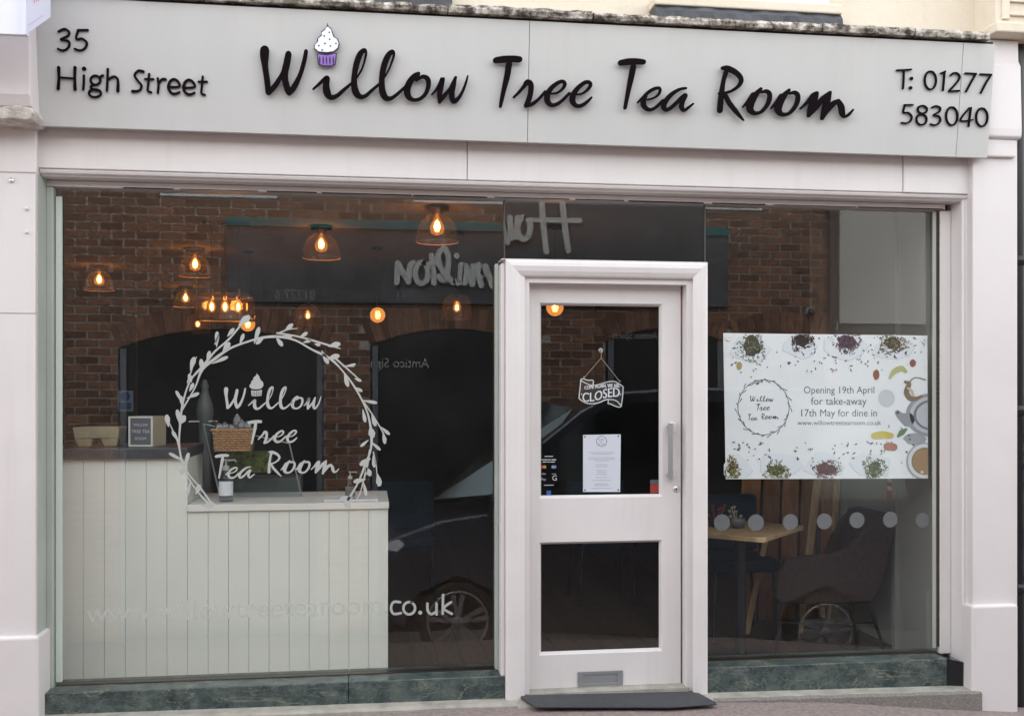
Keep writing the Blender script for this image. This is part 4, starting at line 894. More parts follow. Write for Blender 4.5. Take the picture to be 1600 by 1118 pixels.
ang = R(14); RM = Matrix.Rotation(-ang, 4, 'Z'); org = Vector((x0, yy, z0_)); W_, H_, D3 = (x1-x0)*1.02, z1_-z0_, .16
def LBm(mbx, name, m, bevel=0):
    mbx.v = [tuple(org+RM @ Vector(v)) for v in mbx.v]; return mbx.build(name, m, LB, bevel=bevel)
mb = MB(); mb.box((0,0.004,0), (W_,D3,H_)); LBm(mb, 'box', M['ltwood'], .002)
mb = MB(); f_ = .009
for a in (((0,-.003,0),(W_,.004,f_)),((0,-.003,H_-f_),(W_,.004,H_)),((0,-.003,f_),(f_,.004,H_-f_)),((W_-f_,-.003,f_),(W_,.004,H_-f_))): mb.box(*a)
LBm(mb, 'frame', M['counter_top'])
mb = MB(); mb.box((f_,.0,f_), (W_-f_,.0045,H_-f_)); LBm(mb, 'letter_board', M['board'])
mb = MB()
for s_, a, b, y in (('WILLOW',.2,.8,.68),('TREE TEA',.12,.88,.45),('ROOM',.27,.73,.22)): text(mb, s_, lambda x, y_: Vector((x, -.0006, -y_)), W_*a, W_*b, -H_*y)
LBm(mb, 'lettering', M['whiteletter'])
# blue face covering notice on the far door jamb
BN = thing('hygiene_notice', tuple(P(198, 640, 2.0)), 'small blue and white notice with a round blue symbol, above the letter board box', 'notice')
mb = MB(); a, b = P(184, 642, 2.0), P(208, 610, 2.0); mb.box((a.x, 2.0, a.z), (b.x, 2.004, b.z)); mb.build('sheet', mat('pale blue paper', (.26,.32,.40), .6), BN)
mb = MB(); mb.lathe([((b.x-a.x)*.32, 0), (.0001, -.001)], Vector(((a.x+b.x)/2, 1.999, a.z+(b.z-a.z)*.72)), 20, axis='y'); mb.box((a.x+.01, 1.996, a.z+.012), (b.x-.01, 1.9995, a.z+(b.z-a.z)*.42)); mb.build('blue_symbol', M['blue'], BN)
mb = MB(); mb.box((P(180,600,2.0).x-.02, 2.005, FZ), (P(212,600,2.0).x, 2.06, 2.2)); tag(mb.build('door_post', M['dkwall'], base=tuple(P(196, 900, 2.03))), 'dark door post carrying the small blue notice behind the counter', 'door post')
# grey post added indoors to imitate one reflected in the glass
GR = thing('reflection_post', tuple(P(318, 790, 1.25)), 'tall grey metal post, a stand-in for a reflected one, with a rounded hopper standing behind the counter', 'post')
g0 = P(320, 790, 1.25); h_ = P(320, 592, 1.25).z-FZ; s_ = lambda px: px/F*6.28
mb = MB(); zb_ = FZ
zz_ = lambda v: P(320, v, 1.25).z-g0.z
mb.lathe([(s_(12),-.6),(s_(12),zz_(765)),(s_(9),zz_(755)),(s_(8.5),zz_(680)),(s_(9),zz_(665))], g0, 24); mb.build('body', M['grey'], GR)
mb = MB(); mb.lathe([(s_(9),zz_(665)),(s_(12),zz_(655)),(s_(13),zz_(640)),(s_(11),zz_(628)),(s_(7),zz_(618)),(s_(5),zz_(608)),(s_(6),zz_(602)),(s_(3),zz_(594)),(.0001,zz_(592))], g0, 24); mb.build('finial', M['grey'], GR)
mb = MB(); mb.tube([g0+Vector((-s_(22),-.03,zz_(658))), g0+Vector((s_(20),-.03,zz_(658)))], .006, 8); mb.build('handle', M['metal'], GR)
# basket on display case
DC = thing('display_case', tuple(P(400, 786, 1.0)), 'sloping glass display case with a yellow taped notice on the low counter', 'display case')
c = [P(318,662,.8), P(452,692,.8), P(474,786,.8), P(346,786,.8)]
mb = MB(); mb.prism(c, (0, .004, 0)); mb.build('front_glass', M['case_glass'], DC)
mb = MB()
for a, b in ((c[0], c[3]), (c[1], c[2]), (c[0], c[1])): mb.tube([a, b], .0045, 6)
mb.build('edge_trim', mat('grey trim', (.30,.32,.33), .3, .5), DC)
mb = MB(); mb.prism([c[0]+Vector((0,.004,0)), c[1]+Vector((0,.004,0)), c[1]+Vector((0,.4,0)), c[0]+Vector((0,.4,0))], (0,0,.006)); mb.build('top_glass', M['case_glass'], DC)
mb = MB(); a, b = P(352,738,.95), P(425,704,.95); mb.box((a.x,.95,a.z), (b.x,.96,b.z)); mb.build('yellow_notice', M['yellow'], DC)
mb = MB(); a, b = P(350,786,1.1), P(470,745,1.1); mb.box((a.x,1.1,a.z), (b.x,1.3,b.z)); mb.build('tray', M['grey'], DC, bevel=.005)
BK = thing('wicker_basket', tuple(P(361, 706, .72)), 'tan wicker basket full of clear bagged cutlery behind the vinyl word Tree', 'basket')
yb_ = .70; bx0, bx1, bz0, bz1 = bob(332, 394, 671, 705, yb_); n = 13; rows = 9
mb = MB(); taper(mb, bx0-.002, bx1+.002, yb_+.006, yb_+.16, bz0, bz1-.004, .010); mb.build('liner', mat('basket liner', (.20,.11,.05), .8), BK)
mb = MB()
for r_ in range(rows):
    z = bz0+(bz1-bz0)*(r_+.5)/rows; k_ = .010*(1-r_/rows); pts = []
    for i in range(41):
        t = i/40; x = bx0+k_+(bx1-bx0-2*k_)*t; pts.append((x, yb_+k_*.5+.004*math.sin(t*n*math.pi+(r_ % 2)*math.pi), z))
    mb.tube(pts, (bz1-bz0)/rows*.52, 5)
mb.build('weave', M['wicker'], BK)
mb = MB(); mb.tube([(bx0-.006, yb_-.002, bz1), (bx1+.006, yb_-.002, bz1), (bx1+.006, yb_+.165, bz1), (bx0-.006, yb_+.165, bz1), (bx0-.006, yb_-.002, bz1)], .007, 8); mb.build('rim', M['wicker'], BK)
random.seed(4)
for i in range(6):
    mb = MB(); cxx = bx0+.03+(bx1-bx0-.06)*i/5; hh = random.uniform(.03, .06)*(1.4 if i == 3 else 1)
    mb.lathe([(.022,0),(.026,hh*.4),(.020,hh*.8),(.006,hh*1.1),(.0001,hh*1.15)], (cxx, yb_+.06+random.uniform(-.03,.04), bz1-.005), 9, smooth=False)
    mb.build('cutlery_bag', M['foil'], BK)
# sanitiser, soap bottle, leaflets
def bottle(name, u, vb, vt, y, label, lab):
    zc0 = zt+.002; b0 = P(u, vb, y); hpx = (P(u, vt, y).z-zc0); T_ = thing(name, (b0.x, y, zc0), label, 'bottle'); o_ = Vector((b0.x, y, zc0)); r_ = hpx*.16
    mb = MB(); mb.lathe([(.0001,.001),(r_,.002),(r_*1.02,hpx*.5),(r_*.9,hpx*.62),(r_*.4,hpx*.70),(r_*.4,hpx*.74)], o_, 20); mb.build('body', M['bottle'], T_)
    mb = MB(); mb.lathe([(r_*.5,hpx*.74),(r_*.5,hpx*.84),(r_*.15,hpx*.86),(r_*.15,hpx*.96),(r_*.35,hpx*.97),(r_*.3,hpx)], o_, 14); mb.tube([o_+Vector((0,0,hpx*.97)), o_+Vector((r_*1.3,0,hpx*.98)), o_+Vector((r_*1.5,0,hpx*.93))], r_*.14, 6); mb.build('pump', mat('grey pump', (.35,.36,.37), .3), T_)
    mb = MB(); mb.lathe([(r_*1.04,hpx*.15),(r_*1.04,hpx*.48)], o_, 20); mb.build('label', lab, T_)
bottle('sanitiser_bottle', 547, 780, 736, CY0+.10, 'clear pump bottle of hand sanitiser at the right end of the low counter', M['grey'])
bottle('soap_bottle', 353, 784, 717, CY0+.12, 'clear pump bottle with a white label in front of the display case', M['whiteletter'])
LF = MB(); a, b = P(507,788,CY0+.08), P(591,779,CY0+.08); LF.box((a.x, CY0+.06, zt+.001), (b.x, CY0+.3, b.z)); tag(LF.build('menu_stack', M['whiteletter'], base=(a.x, CY0+.1, zt), bevel=.002), 'flat stack of white menus on the right end of the low counter', 'menus')

# ------------------------------------------------------------------ lights
CEIL = 2.80
def lampD(v): return (CEIL-CAM.z)*F/(HY-v)-5.03*0
def at_ceiling(u, v):
    dep = (CEIL-CAM.z)*F/(HY-v); a = (u-800)/F
    return Vector((CAM.x+dep*(CS+a*CC), CAM.y+dep*(CC-a*CS), CEIL))
def flush():
    T_ = thing('ceiling_lamp', (0,0,0), '', 'ceiling light', 'smoked glass ceiling lamps with lit bulbs')
    mb = MB(); mb.lathe([(.0001,0),(.068,0),(.068,-.026),(.030,-.030),(.028,-.05),(.0001,-.05)], n=24); mb.build('ceiling_mount', M['dkmetal'], T_)
    mb = MB(); mb.lathe([(.030,-.05),(.062,-.062),(.095,-.095),(.112,-.15),(.120,-.215)], n=32); mb.build('shade', M['shade'], T_)
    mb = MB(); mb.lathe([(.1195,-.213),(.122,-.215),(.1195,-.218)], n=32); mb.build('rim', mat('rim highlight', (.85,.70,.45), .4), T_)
    b = MB(); b.lathe([(.010,-.05),(.012,-.07),(.030,-.10),(.042,-.13),(.034,-.165),(.0001,-.178)], n=20); b = b.build('bulb', M['amber'], T_)
    f = MB(); f.lathe([(.0001,-.082),(.013,-.10),(.019,-.125),(.013,-.148),(.0001,-.156)], n=12); f.build('filament', M['filament'], b)
    return T_
fl = flush(); fl.scale = (1.12, 1.12, 1.05); first = True
for u, v, lb_ in ((683,322,'nearest and largest smoked glass ceiling lamp, high beside the transom'),(502,353,'smoked glass ceiling lamp above the vinyl wreath, second in size'),(305,388,'smoked glass ceiling lamp just left of the triple pendant'),(155,415,'smoked glass ceiling lamp farthest to the left, against reflected brickwork'),(290,447,'smallest distant ceiling lamp directly above the left end of the triple pendant')):
    p = at_ceiling(u, v)
    if first: fl.location = p; fl['label'] = lb_; first = False
    else: copy_tree(fl, p, lb_)
def pendant(u, vc, vb, kind, lab, y=None):
    """u px, ceiling pixel vc, bulb pixel vb"""
    p = at_ceiling(u, vc); d = (p-CAM).dot(Vector((CS, CC, 0))); zb_ = CAM.z+(HY-vb)*d/F-CEIL
    T_ = thing('pendant_lamp', p, lab, 'pendant light', 'pendant lamps with lit amber bulbs'); o_ = p
    mb = MB(); mb.lathe([(.0001,0),(.05,0),(.05,-.02),(.0001,-.028)], p, 20); mb.build('ceiling_rose', M['blackmetal'], T_)
    mb = MB(); mb.tube([p+Vector((0,0,-.02)), p+Vector((0,0,zb_+.13))], .003, 6); mb.build('cord', M['blackmetal'], T_)
    mb = MB(); mb.lathe([(.0001,zb_+.15),(.016,zb_+.145),(.018,zb_+.07),(.0001,zb_+.068)], p, 14); mb.build('lamp_holder', M['blackmetal'], T_)
    if kind == 'globe':
        mb = MB(); r_ = .062; mb.lathe([(max(.0001, r_*math.sin(math.pi*k/14)), zb_+r_*math.cos(math.pi*k/14)) for k in range(15)], p, 24); b = mb.build('bulb', M['amber'], T_)
        mb = MB()
        for k in range(5):
            a = k*1.256; mb.tube([p+Vector((.012*math.cos(a),.012*math.sin(a),zb_+.032)), p+Vector((.020*math.cos(a),.020*math.sin(a),zb_-.002)), p+Vector((.010*math.cos(a),.010*math.sin(a),zb_-.03))], .0052, 5)
        mb.build('filament', M['bulb'], b)
        mb = MB(); mb.lathe([(.0001,zb_+.02),(.014,zb_+.008),(.014,zb_-.008),(.0001,zb_-.022)], p, 10); mb.build('filament_core', M['filament'], b)
    else:
        mb = MB(); mb.lathe([(.02,zb_+.10),(.07,zb_+.085),(.105,zb_+.04),(.115,zb_-.09)], p, 28); mb.build('shade', M['shade'], T_)
        mb = MB(); mb.lathe([(.0001,zb_+.05),(.018,zb_+.04),(.030,zb_),(.022,zb_-.026),(.0001,zb_-.034)], p, 14); b = mb.build('bulb', M['amber'], T_)
        mb = MB(); mb.lathe([(.0001,zb_+.02),(.012,zb_+.01),(.012,zb_-.014),(.0001,zb_-.022)], p, 10); mb.build('filament', M['filament'], b)
pendant(590, 386, 492, 'globe', 'bare amber globe bulb on a black cord, right of the wreath top')
pendant(867, 353, 480, 'globe', 'amber globe bulb seen at the top of the door glass, its cord behind the transom')
pendant(387, 392, 506, 'globe', 'amber globe bulb overlapping the topmost leaf of the wreath')
pendant(714, 362, 480, 'shade', 'smoked glass pendant lamp below the silver sign reflection, nearest the door frame')
pendant(481, 400, 493, 'shade', 'smoked glass pendant lamp directly above the wreath, between two globe bulbs')
pendant(309, 412, 506, 'shade', 'small pendant lamp just under the left end of the triple pendant')
# triple pendant
p = at_ceiling(351, 345); d = (p-CAM).dot(Vector((CS, CC, 0))); T_ = thing('triple_pendant', p, 'large smoked glass pendant holding three lit bulbs on three cords above the counter', 'pendant light')
zz3 = lambda v: CAM.z+(HY-v)*d/F
mb = MB(); mb.add([(p.x-.15,p.y-.03,2.798),(p.x+.15,p.y+.06,2.798),(p.x+.16,p.y+.10,2.798),(p.x-.14,p.y+.02,2.798),(p.x-.15,p.y-.03,2.775),(p.x+.15,p.y+.06,2.775),(p.x+.16,p.y+.10,2.775),(p.x-.14,p.y+.02,2.775)], [(0,1,2,3),(7,6,5,4),(4,5,1,0),(5,6,2,1),(6,7,3,2),(7,4,0,3)]); mb.build('ceiling_bar', M['dkmetal'], T_)
for k in (-1, 0, 1):
    q = p+Vector((k*.089, 0, 0)); zb_ = zz3(479)
    mb = MB(); mb.tube([(q.x, p.y+.02, 2.78), (q.x, p.y+.02, zb_+.12)], .0028, 6); mb.build('cord', M['dkmetal'], T_)
    mb = MB(); mb.lathe([(.0001,.13),(.012,.125),(.014,.05),(.0001,.048)], (q.x, p.y+.02, zb_), 12); mb.build('lamp_holder', M['metal'], T_)
    mb = MB(); mb.lathe([(.010,.05),(.024,.02),(.028,-.005),(.02,-.03),(.0001,-.04)], (q.x, p.y+.02, zb_), 14); b = mb.build('bulb', M['amber'], T_)
    mb = MB(); mb.lathe([(.0001,.03),(.012,.015),(.012,-.015),(.0001,-.025)], (q.x, p.y+.02, zb_), 10); mb.build('filament', M['filament'], b)
zt3, zb3 = zz3(457), zz3(500); mb = MB(); hw = .20
prof = [(.02, zt3), (hw*.80, zt3-.004), (hw*.94, zt3-.03), (hw, zt3-.07), (hw, zb3)]
vs = []; n = 36
for r_, z in prof:
    for k in range(n): a = 2*math.pi*k/n; vs.append((p.x+r_*math.cos(a), p.y+.02+r_*.62*math.sin(a), z))
mb.add(vs, [(i*n+k, i*n+(k+1) % n, (i+1)*n+(k+1) % n, (i+1)*n+k) for i in range(len(prof)-1) for k in range(n)], 0, True); mb.build('shade', M['shade'], T_)
mb = MB(); mb.tube([(p.x+hw*.93*math.cos(2*math.pi*k/36), p.y+.02+hw*.58*math.sin(2*math.pi*k/36), zt3-.028) for k in range(37)], .004, 6); mb.build('shade_collar', mat('amber tinted glass edge', (.42,.32,.18), .2, .4), T_)
mb = MB(); mb.tube([(p.x+hw*math.cos(2*math.pi*k/36), p.y+.02+hw*.62*math.sin(2*math.pi*k/36), zb3) for k in range(37)], .0055, 6); mb.build('rim', mat('bright glass rim', (.6,.48,.28), .15, .6), T_)

# ------------------------------------------------------------------ right hand side furniture
TB = thing('table', tuple(P(1157, 1020, .70)), 'light oak table with a single black column foot inside the right window', 'table')
zt_ = .855; c0 = P(1193, 838, 0); dep = (CAM.z-zt_)*F/(838-HY)
def at_z(u, v, z): 
    dep = (z-CAM.z)*F/(HY-v); a = (u-800)/F; return Vector((dep*(CS+a*CC), CAM.y+dep*(CC-a*CS), z))
c0 = at_z(1193, 840, zt_); c1 = at_z(1100, 832, zt_); du = (c1-c0).normalized(); dv = Vector((-du.y, du.x, 0)); dv = dv if dv.y > 0 else -dv
mb = MB(); mb.prism([c0, c0+du*.75, c0+du*.75+dv*.62, c0+dv*.62], (0, 0, -.026)); mb.build('table_top', M['oak'], TB, bevel=.003)
cc_ = c0+du*.30+dv*.31
cx_ = P(1157, 900, cc_.y).x; cc_.x = cx_
mb = MB(); mb.tube([(cc_.x, cc_.y, zt_-.027), (cc_.x, cc_.y, FZ+.03)], .030, 18); mb.build('column', M['blackmetal'], TB)
mb = MB(); mb.prism([(cc_.x-.22,cc_.y-.22,FZ+.002),(cc_.x+.22,cc_.y-.22,FZ+.002),(cc_.x+.22,cc_.y+.22,FZ+.002),(cc_.x-.22,cc_.y+.22,FZ+.002)], (0,0,.012)); mb.lathe([(.07,.014),(.03,.04)], (cc_.x,cc_.y,FZ), 18); mb.build('foot', M['blackmetal'], TB, bevel=.002)
# pots on table
def pot(u, v, lab, m1, m2, seed):
    random.seed(seed); o_ = at_z(u, v, zt_+.001); T_ = thing('plant_pot', o_, lab, 'plant pot', 'small pots on the oak table')
    mb = MB(); mb.lathe([(.0001,0),(.032,.002),(.042,.03),(.045,.055),(.040,.056),(.036,.04),(.0001,.035)], o_, 20); mb.build('bowl', m1, T_)
    for k in range(7):
        a = random.uniform(-1, 1)*.05; mb = MB(); b_ = random.uniform(.06, .12); q = o_+Vector((a*.3, random.uniform(-.02,.02), .045)); q2 = o_+Vector((a, random.uniform(-.03,.03), b_)); mb.tube([q, q2], .0022, 5)
        mb.lathe([(.0001,-.006),(.007,0),(.010,.008),(.0001,.012)], q2, 7, smooth=False); mb.build('stem', m2, T_)
pot(1152, 824, 'small dark pot with cream dried stems on the oak table', M['grey'], M['flower'], 1)
pot(1118, 822, 'small dark pot with reddish sprigs on the oak table beside the door frame', M['blackmetal'], mat('red sprigs', (.30,.06,.05), .9), 2)
# tub chair facing left
CHY = .62; CH = thing('tub_chair', tuple(P(1305, 1030, CHY+.25)), 'mauve brown upholstered tub chair with black metal legs in the right window', 'chair')
def cp(u, v, y): return P(u, v, y)
prof = [(1212,935),(1216,895),(1228,873),(1262,868),(1300,866),(1325,858),(1342,838),(1356,812),(1366,803),(1396,800),(1400,806),(1398,835),(1388,880),(1374,925),(1364,941),(1300,944),(1222,943)]
prof2 = [(1296,940),(1298,910),(1308,896),(1335,888),(1352,850),(1372,816),(1400,812),(1402,835),(1392,880),(1374,925),(1364,940)]
for y0, pf_ in ((CHY, prof), (CHY+.40, prof2)):
    mb = MB(); pts = [P(u, v, CHY) for u, v in pf_]; mb.prism([(q.x, y0, q.z) for q in pts], (0, .055, 0)); mb.build('armrest', M['fabric'], CH, bevel=.018, seg=3)
q0, q1 = P(1215, 943, CHY), P(1372, 893, CHY)
mb = MB(); mb.prism([(q0.x+.01, CHY+.05, q0.z+.01), (q1.x, CHY+.05, q0.z+.01), (q1.x, CHY+.41, q0.z+.01), (q0.x+.20, CHY+.41, q0.z+.01)], (0, 0, q1.z-.03-q0.z)); mb.build('seat', M['fabric'], CH, bevel=.03, seg=3)
bk = [P(u, v, CHY) for u, v in ((1376,806),(1396,802),(1400,810),(1392,860),(1368,941),(1350,941))]
mb = MB(); mb.prism([(q.x, CHY+.03, q.z) for q in bk], (0, .40, 0)); mb.build('backrest', M['fabric'], CH, bevel=.012, seg=3)
def leg(u0, u1, y, vt=944):
    mb = MB(); a = P(u0, vt, CHY); b = P(u1, 1030, CHY); mb.tube([(a.x, y, a.z), (b.x, y, FZ+.002)], [.013, .009], 10); mb.build('leg', M['blackmetal'], CH)
leg(1221, 1218, CHY+.04); leg(1331, 1343, CHY+.02)
leg(1364, 1388, CHY+.05); leg(1290, 1288, CHY+.38)
mb = MB(); a, b = P(1221, 943, CHY), P(1366, 941, CHY)
for y in (CHY+.04, ): mb.tube([(a.x, y, a.z), (b.x, y, b.z)], .010, 8)
a, b = P(1219, 975, CHY), P(1373, 975, CHY); mb.tube([(a.x, CHY+.04, a.z), (b.x, CHY+.05, b.z)], .005, 8); mb.build('seat_frame', M['blackmetal'], CH)
# leaning boards
def boardo(ut, vt, ub, vb, wt, wb, y0, y1, m, lab, th=.02, name='leaning_board', cat='timber board'):
    a = P(ut, vt, y1); b = P(ub, vb, y0); b.z = max(b.z, FZ+.004) if True else b.z
    wa = wt/F*(y1+5.03); wb_ = wb/F*(y0+5.03)
    mb = MB(); mb.prism([(a.x, y1, a.z), (a.x+wa, y1, a.z), (b.x+wb_, y0, b.z), (b.x, y0, b.z)], (0, th, .0)); o = mb.build(name, m, base=tuple(b), bevel=.002); tag(o, lab, cat, 'timber boards leaning behind the tub chair'); return o
boardo(1166, 640, 1150, 1040, 30, 34, 1.50, 1.30, M['ply'], 'leftmost reddish brown board leaning behind the oak table')
boardo(1199, 640, 1186, 1040, 26, 30, 1.50, 1.30, M['ply'], 'second reddish brown leaning board from the left, over the table end')
boardo(1228, 640, 1218, 1040, 26, 28, 1.50, 1.30, M['ply'], 'middle reddish brown leaning board between table end and tub chair')
boardo(1257, 640, 1248, 1040, 25, 26, 1.50, 1.30, M['ply'], 'reddish brown leaning board just left of the pale upright batten')
boardo(1289, 640, 1280, 1040, 22, 22, 1.50, 1.30, M['ply'], 'rightmost reddish brown leaning board, right of the pale upright batten')
boardo(1288, 640, 1246, 1034, 10, 10, 1.10, 1.04, M['pine'], 'pale pine batten leaning across the boards behind the chair arm', .03)
boardo(1194, 846, 1164, 1020, 7, 8, 1.12, 1.06, M['pine'], 'slim pale batten leaning low behind the table column', .03)
boardo(1308, 700, 1296, 1030, 8, 8, 1.30, 1.2, M['pine'], 'narrow pale batten at the right edge of the leaning boards', .03)
# navy chairs
def navy(loc, lab):
    o_ = Vector(loc); T_ = thing('dining_chair', loc, lab, 'chair', 'navy dining chairs')
    mb = MB(); mb.box(o_+Vector((-.21,-.21,.42)), o_+Vector((.21,.21,.50))); mb.build('seat', M['navy'], T_, bevel=.02)
    mb = MB(); mb.box(o_+Vector((-.22,.17,.50)), o_+Vector((.22,.23,.86))); mb.build('backrest', M['navy'], T_, bevel=.02)
    for sx_ in (-.18, .18):
        for sy in (-.18, .18): mb = MB(); mb.tube([o_+Vector((sx_,sy,.42)), o_+Vector((sx_*1.15,sy*1.15,.0))], .011, 8); mb.build('leg', M['blackmetal'], T_)
def atx(u, y): return P(u, 900, y).x
navy((atx(1130, 1.35), 1.15, FZ), 'navy dining chair behind the oak table, its back above the table edge')
navy((atx(940, 2.3), 2.3, FZ), 'navy dining chair seen through the lower door glass')
navy((atx(633, 2.4), 2.4, FZ), 'navy dining chair beyond the counter, left of the reflected car')
# extinguisher sign on the party wall
XS = thing('fire_sign', (3.108, 1.05, 1.1), 'small red and white fire notice on the off white wall at the far right', 'sign')
mb = MB(); mb.box((3.104, .72, .98), (3.109, .80, 1.16)); mb.build('red_panel', M['red'], XS)
mb = MB(); mb.box((3.101, .735, 1.03), (3.104, .785, 1.055)); mb.box((3.101, .735, 1.08), (3.104, .785, 1.10)); mb.build('white_text_bar', M['whiteletter'], XS)

# ------------------------------------------------------------------ neighbours at the frame edges
DP = thing('drainpipe', (P(1596, 600, .02).x, .02, 0), 'black drainpipe running down beside the right pilaster', 'drainpipe')
xd = P(1597, 600, .0).x
mb = MB(); mb.tube([(xd, .03, -.2), (xd, .03, 4.5)], .034, 16); mb.build('pipe', M['plastic_black'], DP)
for z in (.55, 1.5, 2.3): mb = MB(); mb.lathe([(.034,z),(.042,z),(.042,z+.05),(.034,z+.05)], (xd,.03,0), 16); mb.box((xd-.06,.0,z+.012),(xd+.06,.01,z+.036)); mb.build('bracket', M['plastic_black'], DP)
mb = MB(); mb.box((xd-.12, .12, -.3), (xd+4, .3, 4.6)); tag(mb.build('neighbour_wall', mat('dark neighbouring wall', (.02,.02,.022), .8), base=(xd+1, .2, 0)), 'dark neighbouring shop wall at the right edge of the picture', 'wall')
PLT = thing('climbing_plant', (xd+.05, -.02, 0), 'sprigs of dark green leaves beside the drainpipe at the right edge', 'plant')
random.seed(12)
mb = MB(); mb.tube([(xd+.06,-.0,-.1),(xd+.05,.0,.8),(xd+.06,-.01,1.6)], .006, 6); mb.build('stem', M['leaf'], PLT)
mb = MB()
for k in range(160):
    c_ = Vector((xd+.06+random.uniform(-.05,.08), -.01+random.uniform(-.04,.06), random.uniform(.55,1.5))); a = Vector((random.uniform(-1,1),random.uniform(-1,1),random.uniform(-1,1))).normalized()*.022; b = a.cross(Vector((random.uniform(-1,1),random.uniform(-1,1),random.uniform(-1,1)))).normalized()*.010
    mb.add([c_-a, c_+b, c_+a, c_-b], [(0,1,2,3)])
o = mb.build('leaf_spray', M['leaf'], PLT); o['kind'] = 'stuff'
# hanging sign at the top left corner
HSN = thing('hanging_sign', (P(40, 50, -.5).x, -.5, P(40, 50, -.5).z), 'pale projecting shop sign with pink print hanging at the top left corner', 'sign')
a0 = P(40, 55, -.62); b0_ = P(79, 22, -.42)
sgz = lambda v, y: P(50, v, y).z
x_n, x_f = P(40.5, 30, -.62).x, P(79, 30, -.30).x
mb = MB(); mb.prism([(x_n, -.62, P(40, 54, -.62).z), (x_f, -.30, P(79, 27, -.30).z), (x_f, -.30, 3.95), (x_n, -.62, 3.95)], (-.02, .0, 0)); mb.build('panel', mat('pale lilac sign face', (.60,.60,.74), .4), HSN)
def hs_(s_, z): return Vector((x_n+(x_f-x_n)*s_+.0012, -.62+.32*s_-.001, z))
zb0 = P(40, 54, -.62).z
def hp(s_, t_): return hs_(s_, zb0+(P(79,27,-.30).z-zb0)*s_+t_)
mb = MB(); text(mb, 'nail', lambda x, y: hp(x, -y), .30, .72, -.105, hs=.25); mb.build('pink_lettering', mat('pink print', (.60,.18,.22), .5), HSN)
mb = MB(); mb.add([hp(.22+.10*math.cos(a), .20+.03*math.sin(a)) for a in [k*.5236 for k in range(12)]], [tuple(range(12))]); mb.add([hp(.38+.08*math.cos(a), .19+.02*math.sin(a)) for a in [k*.5236 for k in range(12)]], [tuple(range(12))]); mb.build('pink_flower', mat('pink flower print', (.62,.25,.28), .5), HSN)
mb = MB(); mb.add([hp(.08,.028), hp(.68,.028), hp(.68,.031), hp(.08,.031)], [(0,1,2,3)]); mb.build('grey_print', mat('lilac print', (.40,.38,.52), .5), HSN)
mb = MB(); mb.box((P(0,0,-.62).x-.6, -.60, P(30, 54, -.6).z), (P(39,30,-.62).x, -.57, 3.95)); mb.build('front_panel', mat('white sign face', (.66,.66,.72), .4), HSN)
mb = MB(); mb.tube([(x_n-.1,-.58,3.9),(x_n-.1,-.05,3.9)], .012, 8); mb.build('bracket', M['blackmetal'], HSN)

# ------------------------------------------------------------------ across the street (seen mirrored in the glass)
OY = -7.6
OB = thing('opposite_building', (2.4, OY, -1.2), 'red brick shop building with arched windows and silver lettered sign, mirrored in the glass', 'building')
vz = lambda v: VP(800, v, OY).z; vx = lambda u: VP(u, 500, OY).x
zt0 = VP(600, 290, OY).z
PXM = (2*GY-OY+5.03)/F
BW, BH = 35*PXM, 12.55*PXM
opens = [(40, 100, 545), (184, 505, 478), (578, 840, 478), (945, 1130, 478), (1150, 1296, 484)]
archs = []
for u0, u1, vc in opens[1:]:
    x0, x1 = vx(u0), vx(u1); zc2 = VP((u0+u1)/2, vc+36, OY).z; a = (x1-x0)/2; h = .26*(a/1.3)**1.0; r_ = (a*a+h*h)/(2*h); archs.append((x0, x1, (x0+x1)/2, zc2-r_, r_))
def opening(x, z, mg=0):
    for x0, x1, xc, zc2, r_ in archs:
        if x0-mg < x < x1+mg:
            if z < zc2: return True
            if (x-xc)**2+(z-zc2)**2 < (r_+(.285 if True else 0))**2: return True
    if vx(40) < x < vx(100) and z < vz(545): return True
    return False
bxl, bxr = vx(355), vx(1135); bzt, bzb = vz(350), vz(476)
xlo, xhi = vx(-60), vx(1311)
zlo, zhi = -1.4, 4.55
wins = [(vx(250), vx(435)), (vx(645), vx(785)), (vx(1095), vx(1190))]
wz = VP(340, 308, OY).z
mb = MB(); vm = MB()
# backing with mortar colour: kept just behind the brick faces, with dark window recesses in front of it
mb.box((xlo, OY-.25, zlo), (xhi, OY-.012, zhi)); mb.build('mortar_wall', M['mortar'], OB)
pm_ = MB(); pm_.box((-BW/2+.012, -.02, -BH/2+.010), (BW/2-.012, .0, BH/2-.010))
cells = []
r_i = 0; z = zlo+BH/2; cut_ = []
jambs = [(x0, x1, zc2+r_*math.cos(math.asin((x1-x0)/2/r_))) for x0, x1, xc, zc2, r_ in archs]+[(vx(40), vx(100), vz(545))]
def in_arch(x, z):
    for x0, x1, xc, zc2, r_ in archs:
        if x0-.02 < x < x1+.02 and z > zc2 and (x-xc)**2+(z-zc2)**2 < (r_+.235)**2: return True
    return False
while z < zhi:
    x = xlo+(BW/2 if r_i % 2 else 0)
    while x < xhi-.02:
        segs = [(max(x, xlo), min(x+BW, xhi))]
        holes = [(a_, b_) for a_, b_, t_ in jambs if z < t_]+[(w0, w1) for w0, w1 in wins if z > wz]
        for h0, h1 in holes:
            ns = []
            for a_, b_ in segs:
                if b_ <= h0 or a_ >= h1: ns.append((a_, b_)); continue
                if a_ < h0: ns.append((a_, h0))
                if b_ > h1: ns.append((h1, b_))
            segs = ns
        for a_, b_ in segs:
            if b_-a_ < .04 or in_arch((a_+b_)/2, z): continue
            if bxl+.1 < a_ and b_ < bxr-.1 and bzb+.06 < z < bzt-.06: continue
            if b_-a_ > BW-.001: cells.append(((a_+b_)/2, z))
            else: cut_.append((a_, b_, z))
        x += BW
    z += BH; r_i += 1
